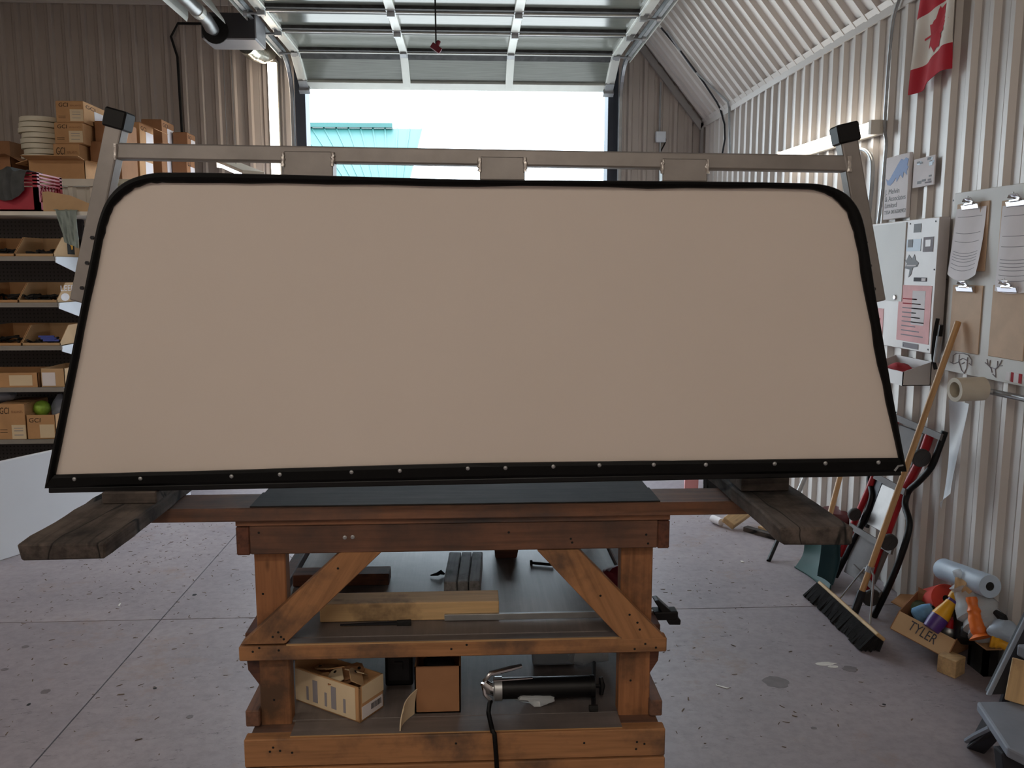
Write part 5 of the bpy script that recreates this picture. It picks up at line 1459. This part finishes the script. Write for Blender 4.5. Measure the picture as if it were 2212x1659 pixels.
hb_ = hc_+Vector((.01, P(1843,1335,X=hc_.x).y, .02)); hp = W(2070, 694, .035)
dirn = (hp-hb_).normalized()
def hrod(name, a, b, r, mat):
    x = (b-a).normalized(); L = (b-a).length
    mb = MB().tube([(-L/2,0,0),(L/2-.004,0,0),(L/2,0,0)], [r,r,r*.7], 12)
    me = bpy.data.meshes.new(name); me.from_pydata(mb.v, [], mb.f); me.materials.append(MATS[mat])
    for p in me.polygons: p.use_smooth = True
    try: me.set_sharp_from_angle(angle=.8)
    except Exception: pass
    o = bpy.data.objects.new(name, me); col.objects.link(o)
    M = x.to_track_quat('X', 'Z').to_matrix().to_4x4(); M.translation = (a+b)/2
    return o, M
o, M = hrod('handle', hb_, hp, .0145, 'handle_wood'); o.parent = bm_; M.translation -= wloc(bm_); o.matrix_local = M
build('ferrule', MB().tube([hb_-dirn*.02, hb_+dirn*.10], .020, 12), 'steel_dark', bm_)
for s_ in (-1, 1):
    build('brace_wire', MB().tube([hb_+dirn*.22, hb_+dirn*.20+Vector((0,s_*.05,0)), hc_+Vector((.005, hb_.y+s_*.16, .012))], .005, 6), 'galv', bm_)
build('brace_clamp', MB().tube([hb_+dirn*.20, hb_+dirn*.23], .019, 10), 'galv', bm_)
# ---- mechanic's creeper standing against the wall
cb0 = P(1888, 1334, Z=0); ctop = W(2040, 932, .02)
cdir = Vector((ctop.x-cb0.x, 0, ctop.z)); crn = Vector((-cdir.z, 0, cdir.x)).normalized()
def K(px, py, o=0.0): return PP(px, py, cb0+crn*o, crn)
ck = empty('creeper', (cb0.x+.1, cb0.y+.3, 0), 'red and black wheeled mechanic creeper leaning upright against the right wall', 'creeper')
build('side_tube', MB().tube(smooth_path([K(2041,932),K(2028,968),K(2012,1008),K(1985,1040),K(1962,1062),K(1955,1090),K(1964,1125),K(1962,1150),K(1945,1205),K(1918,1270),K(1888,1332)]), .016, 10), 'black_plastic', ck, smooth=True)
build('side_tube', MB().tube(smooth_path([K(1930,888),K(1915,930),K(1893,985),K(1882,1012),K(1878,1040),K(1884,1070),K(1872,1110),K(1838,1180),K(1805,1245)]), .016, 10), 'black_plastic', ck, smooth=True)
build('red_rail', MB().tube(smooth_path([K(2010,935),K(1990,990),K(1970,1030),K(1945,1075),K(1920,1140),K(1895,1205),K(1868,1285)]), .022, 10), 'red_paint', ck, smooth=True)
build('red_rail', MB().tube(smooth_path([K(1938,905),K(1905,985),K(1880,1050),K(1845,1130),K(1815,1200)]), .018, 10), 'red_paint', ck, smooth=True)
for a, b_ in (((1932,900),(2036,945)), ((1892,1028),(1958,1064)), ((1838,1136),(1930,1192)), ((1845,1225),(1905,1285))):
    A_, B2 = K(*a, .012), K(*b_, .012); x = (B2-A_).normalized(); yv = crn.cross(x)
    build('cross_bar', MB().box8([A_-yv*.016, B2-yv*.016, B2+yv*.016, A_+yv*.016, A_-yv*.016+crn*.012, B2-yv*.016+crn*.012, B2+yv*.016+crn*.012, A_+yv*.016+crn*.012]), 'pad_grey', ck)
for pl, mt_ in ((((1905,1045),(1936,1058),(1905,1150),(1872,1132)), 'alu'), (((1850,1150),(1915,1188),(1880,1270),(1822,1235)), 'pad_grey'), (((1938,915),(1995,938),(1968,1010),(1912,985)), 'pad_grey'), (((1893,1030),(1908,1036),(1870,1140),(1855,1130)), 'steel_dark')):
    build('pad', MB().prism([K(x, y, -.004) for x, y in pl], -crn*.02), mt_, ck, bev=.004)
def caster(px, py, r):
    c = K(px, py, .05)
    Mw = Vector((0,1,.15)).normalized().to_track_quat('Z', 'Y').to_matrix().to_4x4(); Mw.translation = c-Vector((0,.012,0))
    w = build('caster', MB().lathe([(r*.55,0),(r*.9,0),(r,.006),(r,.020),(r*.9,.026),(r*.55,.026)], 20, Mw), 'wheel_grey', ck, smooth=True)
    q = K(px, py, .0)
    build('fork', MB().prism([c+Vector((-.01,-.018,-.012)), c+Vector((.012,-.018,.016)), q+Vector((.01,-.018,.03)), q+Vector((.01,-.018,-.02))], (0,.005,0)), 'chrome', w)
    build('fork_plate', MB().tube([q+Vector((0,-.02,.004)), q+Vector((0,.02,.004))], .012, 8), 'chrome', w)
caster(1990, 990, .046); caster(1920, 1172, .044); caster(1882, 1292, .046); caster(1846, 1112, .036)
# ---- snow shovels
def shovel(label, pts_l, pts_r, tilt, handle=None, mat='shovel_green'):
    """curved scoop between a left and a right edge line given from the top to the floor"""
    r = empty('snow_shovel', pts_r[-1], label, 'shovel', 'green snow shovels')
    L_ = smooth_path(pts_l, 6); R_ = smooth_path(pts_r, 6)
    def fn(u, v):
        i = min(int(v*(len(L_)-1)), len(L_)-2); f = v*(len(L_)-1)-i
        a = L_[i].lerp(L_[i+1], f); b = R_[i].lerp(R_[i+1], f)
        p = a.lerp(b, u); dpt = .05*math.sin(math.pi*u)*(1-.7*v)
        return p+Vector((.75*dpt, .5*dpt, 0))
    build('scoop', MB().sheet(fn, 12, len(L_)-1, (.004,.003,0)), mat, r, smooth=True)
    build('lip', MB().tube([fn(u/10, 1)+Vector((0,0,.004)) for u in range(11)], .005, 6), mat, r, smooth=True)
    build('rim', MB().tube([fn(1, v/10) for v in range(11)], .006, 6), mat, r, smooth=True)
    if handle:
        o, M = hrod('handle', handle[0], handle[1], .016, 'handle_wood'); o.parent = r; M.translation -= wloc(r); o.matrix_local = M
    return r
f0, f1 = P(1717, 1226, Z=0.002), P(1790, 1278, Z=.002)
top_l = P(1738, 1158, Y=f0.y+.10); top_r = P(1806, 1166, Y=f1.y+.16)
ml = P(1735, 1195, Y=f0.y+.07); mr = P(1806, 1222, Y=f1.y+.10)
hA = P(1803, 1140, Y=5.1); hB = W(1822, 1000, .02)
hA = (top_l+top_r)/2+Vector((.03,.03,-.05))
shovel('green snow shovel standing in front by the right wall, wooden handle', [top_l, ml, f0], [top_r, mr, f1], 0, (hA, W(1826, 985, .02)))
dsh = Vector((.09, .10, 0))
y_s = f1.y
shovel('second green snow shovel nested in front of the larger one', [P(1776,1158,Y=y_s+.06), P(1772,1200,Y=y_s), P(1765,1243,Y=y_s-.05)], [P(1813,1164,Y=y_s+.02), P(1812,1215,Y=y_s-.03), P(1797,1264,Y=y_s-.07)], 0, None, 'shovel_teal')
# ---- waste bin
p = P(1838, 1255, Z=0); bc3 = Vector((2.04, 4.95, 0)); bc3.x = P(1806, 1180, Y=4.95).x
wb_ = empty('waste_bin', bc3, 'black waste bin with dark red rim behind the snow shovels', 'bin')
hb2 = P(1826, 1112, Y=4.95).z
build('bin_body', MB().lathe([(.085,0),(.10,hb2*.9),(.10,hb2)], 24, Matrix.Translation(bc3)), 'bin_black', wb_, smooth=True)
build('bin_rim', MB().lathe([(.102,hb2-.03),(.108,hb2-.03),(.112,hb2+.01),(.10,hb2+.03),(.05,hb2+.038)], 24, Matrix.Translation(bc3)), 'bin_red', wb_, smooth=True)
build('bin_label', MB().box(bc3.x-.05, bc3.x+.03, bc3.y-.104, bc3.y-.098, hb2*.55, hb2*.68), 'grey_text', wb_)
# ---- dark pole and loose boards along the wall
pb0 = P(1660, 1213, Z=0.0); pt = W(1752, 1000, .02)
po = empty('metal_pole', pb0, 'dark metal pole leaning on the right wall behind the plank end', 'pole')
build('shaft', MB().tube([pb0+Vector((0,0,.004)), pb0.lerp(pt, .30)], .013, 10), 'black_plastic', po)
build('bright_shaft', MB().tube([pb0.lerp(pt, .30), pt], .016, 10), 'alu', po, smooth=True)
def floor_board(label, a, b, w, t, mat, z=0.0, cat='board'):
    A_, B2 = P(*a, Z=z), P(*b, Z=z); A_.z = B2.z = z+t/2+.001
    return board('loose_board', A_, B2, w, t, (0,0,1), mat, None, .002, label, cat)
floor_board('pale skirting strip lying on the floor along the right wall', (1640,1142), (1740,1172), .03, .02, 'wood_new')
floor_board('grey weathered batten on the floor beside the skirting strip', (1610,1146), (1680,1166), .05, .03, 'wood_plank')
ba = P(1572, 1143, Z=.0); bb_ = P(1640, 1118, Z=0)
lg = board('loose_board', ba+Vector((0,0,.04)), bb_+Vector((.05,.05,.13)), .09, .045, (0,-.6,.8), 'wood_new', None, .004, 'short thick yellowish board lying slanted on the far floor', 'board')
rl = empty('paper_roll', P(1548,1130,Z=0), 'small white paper roll lying on the far floor', 'roll')
build('roll_body', MB().tube([P(1539,1120,Z=.03), P(1558,1128,Z=.03)], .026, 14), 'paper', rl, smooth=True)
p = P(1492, 1058, Z=0)
build('pink_board', MB().box8([p+Vector((-.05,0,0)), p+Vector((.06,0,0)), p+Vector((.06,.02,0)), p+Vector((-.05,.02,0)), p+Vector((-.01,.12,.3)), p+Vector((.10,.12,.3)), p+Vector((.10,.14,.3)), p+Vector((-.01,.14,.3))]), 'pink', label='pale pink foam board leaning by the far right corner', cat='board')
p = P(1545, 1060, Z=0)
bk = empty('black_cart', p, 'black folded cart standing far back by the right wall', 'cart')
build('cart_frame', MB().tube([p+Vector((-.08,0,.02)), p+Vector((-.05,.1,.6)), p+Vector((.16,.1,.6)), p+Vector((.2,0,.02))], .018, 8), 'black_plastic', bk)
build('cart_plate', MB().box(p.x-.06, p.x+.18, p.y-.02, p.y+.14, .02, .16), 'black_matt', bk)
for s_ in (-.05, .17): build('wheel', MB().tube([p+Vector((s_-.015,.05,.06)), p+Vector((s_+.015,.05,.06))], .058, 16), 'wheel_grey', bk)

# ---- heap beside the wall: carton marked TYLER and its contents
Nn, Ll, Rr = P(2063,1467,Z=0), P(2023,1450,Z=0), P(2084,1455,Z=0)
q4 = [Nn, Rr, Ll+Rr-Nn, Ll]; hB_ = P(2063,1430,Y=Nn.y).z
build('wood_block', MB().box8(q4+[p+Vector((0,0,hB_)) for p in q4]), 'wood_new', bev=.003, label='square pale wood block on the floor propping the TYLER carton', cat='block')
# carton: face towards the camera-left, tipped
TY = [P(1944,1320,Y=3.628), P(2064,1382,Y=3.384), P(2044,1421,Y=3.365), P(1924,1357,Y=3.610)]
tyc = empty('tyler_carton', (TY[2]+TY[3])/2, 'open brown carton marked TYLER in pencil, full of shop supplies', 'box')
en = (TY[1]-TY[0]).cross(TY[3]-TY[0]).normalized(); en = en if en.y < 0 else -en      # outward
bdir = Vector((.86, .42, -.12)); 
build('front_wall', MB().prism(TY, -en*.004), 'cardboard_pale', tyc)
back = Vector((.20, .14, 0))
lo0, lo1 = TY[3], TY[2]
lb0, lb1 = lo0+back+Vector((0,0,-.02)), lo1+back+Vector((0,0,-.02))
build('base', MB().prism([lo0, lo1, lb1, lb0], (0,0,-.004)), 'cardboard_dark', tyc)
build('back_wall', MB().prism([lb0, lb1, lb1+Vector((0,0,.16)), lb0+Vector((0,0,.16))], (.003,.003,0)), 'cardboard_dark', tyc)
build('side_wall', MB().prism([lo1, lb1, lb1+Vector((0,0,.14)), TY[1]], (.003,-.003,0)), 'cardboard_dark', tyc)
build('side_wall', MB().prism([lo0, lb0, lb0+Vector((0,0,.14)), TY[0]], (-.003,.003,0)), 'cardboard_dark', tyc)
ux = (TY[1]-TY[0]).normalized(); uz = ux.cross(en); uz = uz if uz.z > 0 else -uz
Mt = Matrix((ux, uz, en)).transposed().to_4x4()
wd_ = (TY[1]-TY[0]).length
text('lettering', 'TYLER', .065, TY[3]+ux*(wd_*.24)+uz*.035+en*.001, Mt, 'ink', tyc, wd_*.5, rot=-.06)
# contents (each a thing of its own)
def axial(name, label, cat, pa, pb, parts, grp=None):
    """things turned about an axis: parts = (name, [(t along, r)], mat)"""
    pa, pb = Vector(pa), Vector(pb); r = empty(name, pa, label, cat, grp)
    for nm, pr_, mt_ in parts:
        build(nm, MB().tube([pa.lerp(pb, t) for t, _ in pr_], [q for _, q in pr_], 18), mt_, r, smooth=True)
    return r
def roll(name, label, pa, pb, R, r_in, mat, core='black_matt'):
    pa, pb = Vector(pa), Vector(pb); ax = (pb-pa).normalized(); L = (pb-pa).length
    M = ax.to_track_quat('Z', 'Y').to_matrix().to_4x4(); M.translation = pa
    o = empty(name, pa-Vector((0,0,R)), label, 'roll')
    n = 28; mb = MB().lathe([(r_in,0),(R*.97,0),(R,.004),(R,L-.004),(R*.97,L),(r_in,L)], n, M, cap=False)
    for j in range(n): mb.f.append((j, 5*n+j, 5*n+(j+1) % n, (j+1) % n))
    build('roll_body', mb, mat, o, smooth=True)
    M2 = M.copy(); M2.translation = pa+ax*.003
    build('core', MB().lathe([(r_in*.98,0),(r_in*.98,L-.006)], 18, M2), core, o)
    return o
roll('red_roll', 'coral red foam roll lying behind the TYLER carton', P(2044,1293,Y=3.610), P(2004,1302,Y=3.835), .068, .016, 'coral_roll')
roll('vinyl_roll', 'pale blue-grey vinyl roll against the right wall above the heap', P(2139,1267,X=XW-.10), P(2064,1246,X=XW-.10)+Vector((.0,.10,0)), .050, .019, 'vinyl_blue')
axial('twine_spool', 'pale blue twine spool lying in the TYLER carton', 'spool', P(1976,1332,Y=3.628), P(2016,1314,Y=3.591), (('twine', [(0,.03),(.1,.038),(.6,.036),(.95,.026),(1,.024)], 'blue_twine'), ('tube_end', [(.98,.012),(1.06,.012)], 'black_matt')))
build('green_pouch', blob(P(1985,1316,Y=3.713), (.055,.05,.04), 40, amp=.1), 'green_bag', smooth=True, label='dull green soft pouch behind the blue twine spool', cat='pouch')
sp0, sp1 = P(2022,1344,Y=3.478), P(2068,1284,Y=3.497)
axial('spray_bottle', 'yellow and purple squeeze bottle sticking out of the TYLER carton', 'bottle', sp0, sp1, (('purple_label', [(-.25,.036),(.0,.040),(.18,.040)], 'purple'), ('bottle_body', [(.18,.040),(.30,.037),(.6,.026),(.72,.024)], 'yellow_plastic'), ('collar', [(.72,.021),(.80,.021)], 'purple'), ('nozzle_head', [(.80,.026),(.92,.030),(1.12,.026)], 'yellow_plastic')))
pz = P(2070, 1282, Y=3.478)
build('spray_trigger', MB().tube([pz, pz+Vector((.06,-.01,.026)), pz+Vector((.085,-.015,.020))], [.024,.020,.012], 10), 'yellow_plastic', [o for o in col.objects if o.name.startswith('spray_bottle')][0], smooth=True)
axial('aerosol_can', 'aerosol can with red cap and silver rim at the front of the TYLER carton', 'can', P(2050,1364,Y=3.478), P(2055,1335,Y=3.478), (('can_shoulder', [(-.2,.034),(-.1,.036),(.15,.036),(.35,.026)], 'galv'), ('red_cap', [(.35,.024),(.95,.023),(1.0,.020)], 'red_paint')))
axial('aerosol_can', 'black aerosol can leaning in the TYLER carton beside the clear bag', 'can', P(2084,1378,Y=3.403), P(2083,1300,Y=3.497), (('can_body', [(-.1,.045),(.9,.045),(1.0,.03)], 'bin_black'),))
axial('small_bottle', 'small clear bottle with grey cap at the carton edge', 'bottle', P(2086,1368,Y=3.365), P(2090,1346,Y=3.365), (('bottle_body', [(-.3,.022),(.5,.022),(.7,.014)], 'bin_black'), ('bottle_cap', [(.7,.014),(1.1,.013)], 'galv')))
pf = P(1925, 1300, Y=3.807)
build('cardboard_flap', MB().prism([P(1926,1300,Y=3.854), P(1946,1283,Y=3.948), P(2010,1286,Y=3.948), P(1996,1320,Y=3.760), P(1960,1318,Y=3.760)], (0,.01,-.006)), 'cardboard', label='loose brown cardboard piece lying behind the TYLER carton', cat='cardboard')
# support behind: dark crate that carries the heap
a_ = P(2090, 1470, Z=0)
cr2 = empty('dark_crate', (2.12, 3.25, 0), 'dark low crate under the clear bag, half hidden by the step stool', 'crate')
hc, dc = .13, .12
ya_ = P(2120, 1462, Z=0).y
x0c, x1c = P(2128,1420,Y=ya_).x, XW-.02
build('crate_front', MB().box(x0c, x1c, ya_, ya_+.02, 0.0, hc), 'black_matt', cr2); build('crate_side', MB().box(x0c, x0c+.02, ya_, ya_+dc, 0, hc), 'black_matt', cr2)
build('crate_top', MB().box(x0c-.01, x1c, ya_-.02, ya_+dc, hc, hc+.006), 'cardboard', cr2); build('crate_back', MB().box(x0c, x1c, ya_+dc-.02, ya_+dc, 0, hc), 'black_matt', cr2)
# clear bag of orange goods
def bagfn(pts, rs, n=16):
    mb = MB(); mb.tube(smooth_path(pts, 4), [rs[min(int(i/4), len(rs)-1)]*(1+.10*math.sin(i*2.1)) for i in range((len(pts)-1)*4+1)], n); return mb
bp = [P(2066,1232,Y=3.429), P(2080,1262,Y=3.410), P(2100,1300,Y=3.373), P(2124,1340,Y=3.318), P(2140,1375,Y=3.263)]
bg_ = empty('clear_bag', bp[-1], 'big clear plastic bag holding orange packets, slumped over the heap', 'bag')
build('bag_film', bagfn(bp, [.018,.055,.085,.085,.06]), 'pcv_bag', bg_, smooth=True)
def packet(label, pts, rs, mat, name='packet'):
    return build(name, bagfn(pts, rs, 12), mat, smooth=True, label=label, cat='packet')
packet('peach coloured packet at the top of the clear bag', [P(2062,1262,Y=3.410), P(2082,1266,Y=3.391), P(2100,1278,Y=3.373)], [.03,.038,.03], 'cardboard_pale')
packet('orange and pink packet hanging at the front of the clear bag', [P(2098,1290,Y=3.318), P(2104,1320,Y=3.290), P(2108,1345,Y=3.263), P(2120,1378,Y=3.225)], [.022,.026,.03,.05], 'orange_print')
packet('yellow packet end sticking out beneath the clear bag', [P(2140,1382,Y=3.188), P(2160,1388,Y=3.170), P(2180,1396,Y=3.152)], [.03,.022,.02], 'yellow_plastic')
build('grey_cloth_bundle', blob(P(2168,1362,Y=3.188), (.06,.06,.045), 51, amp=.12), 'vinyl_blue', smooth=True, label='blue-grey cloth bundle under the lower end of the clear bag', cat='cloth')
build('black_tool', MB().tube([P(2150,1322,Y=3.244), P(2166,1335,Y=3.207), P(2178,1352,Y=3.188)], [.012,.020,.008], 8), 'black_matt', smooth=True, label='black tool handle beside the clear bag', cat='tool')

# ---- grey step stool cut by the picture edge
sf = P(2108, 1622, Z=0)
sst = empty('step_stool', (sf.x+.25, sf.y+.1, 0), 'grey and black moulded step stool at the lower right picture edge', 'stool')
TZ = .28
q = [P(2110,1514,Z=TZ), P(2190,1514,Z=TZ), P(2330,1540,Z=TZ), P(2330,1690,Z=TZ), P(2176,1614,Z=TZ)]
build('lower_tread', MB().prism(q, (0,0,-.035)), 'step_grey', sst, bev=.008)
f_ = [P(2086,1616,Z=0), P(2126,1630,Z=0), P(2140,1606,Z=0), P(2100,1592,Z=0)]
t_ = [q[0].lerp(q[4], .42)+Vector((.015,.0,-.035)), q[0].lerp(q[4], .42)+Vector((.10,.02,-.035)), q[0]+Vector((.10,-.02,-.035)), q[0]+Vector((.015,-.02,-.035))]
build('front_foot', MB().box8(f_+t_), 'step_black', sst, bev=.006)
e0 = q[0].lerp(q[4], .42)+Vector((.008,0,-.03)); e1 = P(2088,1600,Z=.02)
build('foot_edge', MB().tube([e0, e0.lerp(e1,.5)+Vector((-.006,0,0)), e1], .010, 6), 'step_grey', sst)
k0 = q[4]+Vector((.0,.02,-.035))
build('front_foot', MB().prism([k0, k0+Vector((.16,0,0)), Vector((k0.x+.18, k0.y-.03, 0)), Vector((k0.x+.03, k0.y-.03, 0))], (0,.05,0)), 'step_black', sst, bev=.006)
ra_ = P(2133,1503,Z=TZ+.005); rb2 = P(2222,1322,Y=ra_.y+.18)
build('side_rail', MB().prism([ra_, ra_+Vector((.016,0,0)), rb2+Vector((.016,0,0)), rb2], (0,.012,0)), 'step_grey', sst, bev=.003)
build('rail_web', MB().prism([ra_+Vector((.016,.008,0)), ra_+Vector((.075,.008,.0)), rb2+Vector((.09,.008,0)), rb2+Vector((.016,.008,0))], (0,.03,0)), 'step_black', sst)
upz = P(2196,1390,Y=ra_.y+.06)
build('upper_tread', MB().prism([upz, upz+Vector((.4,0,0)), upz+Vector((.4,-.12,-.0)), upz+Vector((.03,-.12,0))], (0,0,-.045)), 'step_grey', sst, bev=.008)
build('rear_leg', MB().tube([rb2+Vector((.05,.03,0)), Vector((rb2.x+.07, rb2.y+.20, 0.02))], .018, 8), 'step_black', sst)
wp = P(2196, 1528, Z=TZ+.002)
board('loose_board', wp+Vector((.03,.02,.0)), wp+Vector((.06,.04,.14)), .10, .02, (-.5,-.8,.1), 'wood_new', None, .002, 'pale plywood piece standing on the grey step stool', 'board')

# ---- stains on the floor
def stain(px, py, rx, ry, mat, seed):
    rd_ = random.Random(seed); c = P(px, py, Z=0); pts = []
    wx = P(px+rx, py, Z=0).x-c.x; wy = P(px, py-ry, Z=0).y-c.y
    for i in range(22):
        a = 2*math.pi*i/22; k = rd_.uniform(.82, 1.08); pts.append((c.x+wx*k*math.cos(a), c.y+wy*k*math.sin(a), .0003))
    build('floor_stain', MB().prism(pts, (0,0,.0004)), mat, fl)
for i, st_ in enumerate(((1676,1473,28,13,'stain_dark'), (1836,1445,17,7,'stain_dark'), (1783,1434,24,4,'stain_white'), (1800,1440,12,3,'stain_white'), (55,1397,9,3,'stain_dark'), (98,1494,10,5,'stain_dark'), (10,1446,8,3,'stain_dark'), (410,1548,8,4,'stain_dark'), (1758,1573,7,3,'stain_dark'), (62,1522,4,3,'black_matt'), (335,1487,4,2,'black_matt'), (420,1285,5,2,'black_matt'), (1910,1522,4,2,'black_matt'))): stain(*st_, i)

# ---- litter and dust on the floor
rd = random.Random(77)
mb = MB(); mw = MB()
def chip(mb, x, y, s):
    a = rd.uniform(0, 3.14); L = s*rd.uniform(.6, 2.2); w = s*rd.uniform(.2, .5); h = s*rd.uniform(.08, .2)
    c, sn = math.cos(a), math.sin(a)
    pts = [(-L,-w),(L,-w*.5),(L*.8,w),(-L*.7,w*.8)]
    mb.prism([(x+px*c-py*sn, y+px*sn+py*c, .0006) for px, py in pts], (0,0,h))
for i in range(1300):
    if rd.random() < .72: x, y = rd.uniform(-2.5, -.75), rd.triangular(2.7, 6.8, 5.3)
    else: x, y = rd.uniform(.5, 1.75), rd.uniform(2.8, 6.2)
    chip(mb, x, y, rd.uniform(.002, .0075))
build('floor_litter', mb, 'debris', kind='stuff', label='brown wood chips and crumbs scattered over the concrete floor', cat='litter')
for lab, px, py, s in (('small white paper scrap on the floor near the dark pole', 1603, 1214, .022), ('white torn scrap on the floor right of the bench', 1560, 1484, .018), ('white sliver of paper on the floor at the left', 258, 1307, .016)):
    mw = MB(); q = P(px, py, Z=0); chip(mw, q.x, q.y, s)
    build('paper_scrap', mw, 'debris_white', label=lab, cat='scrap')
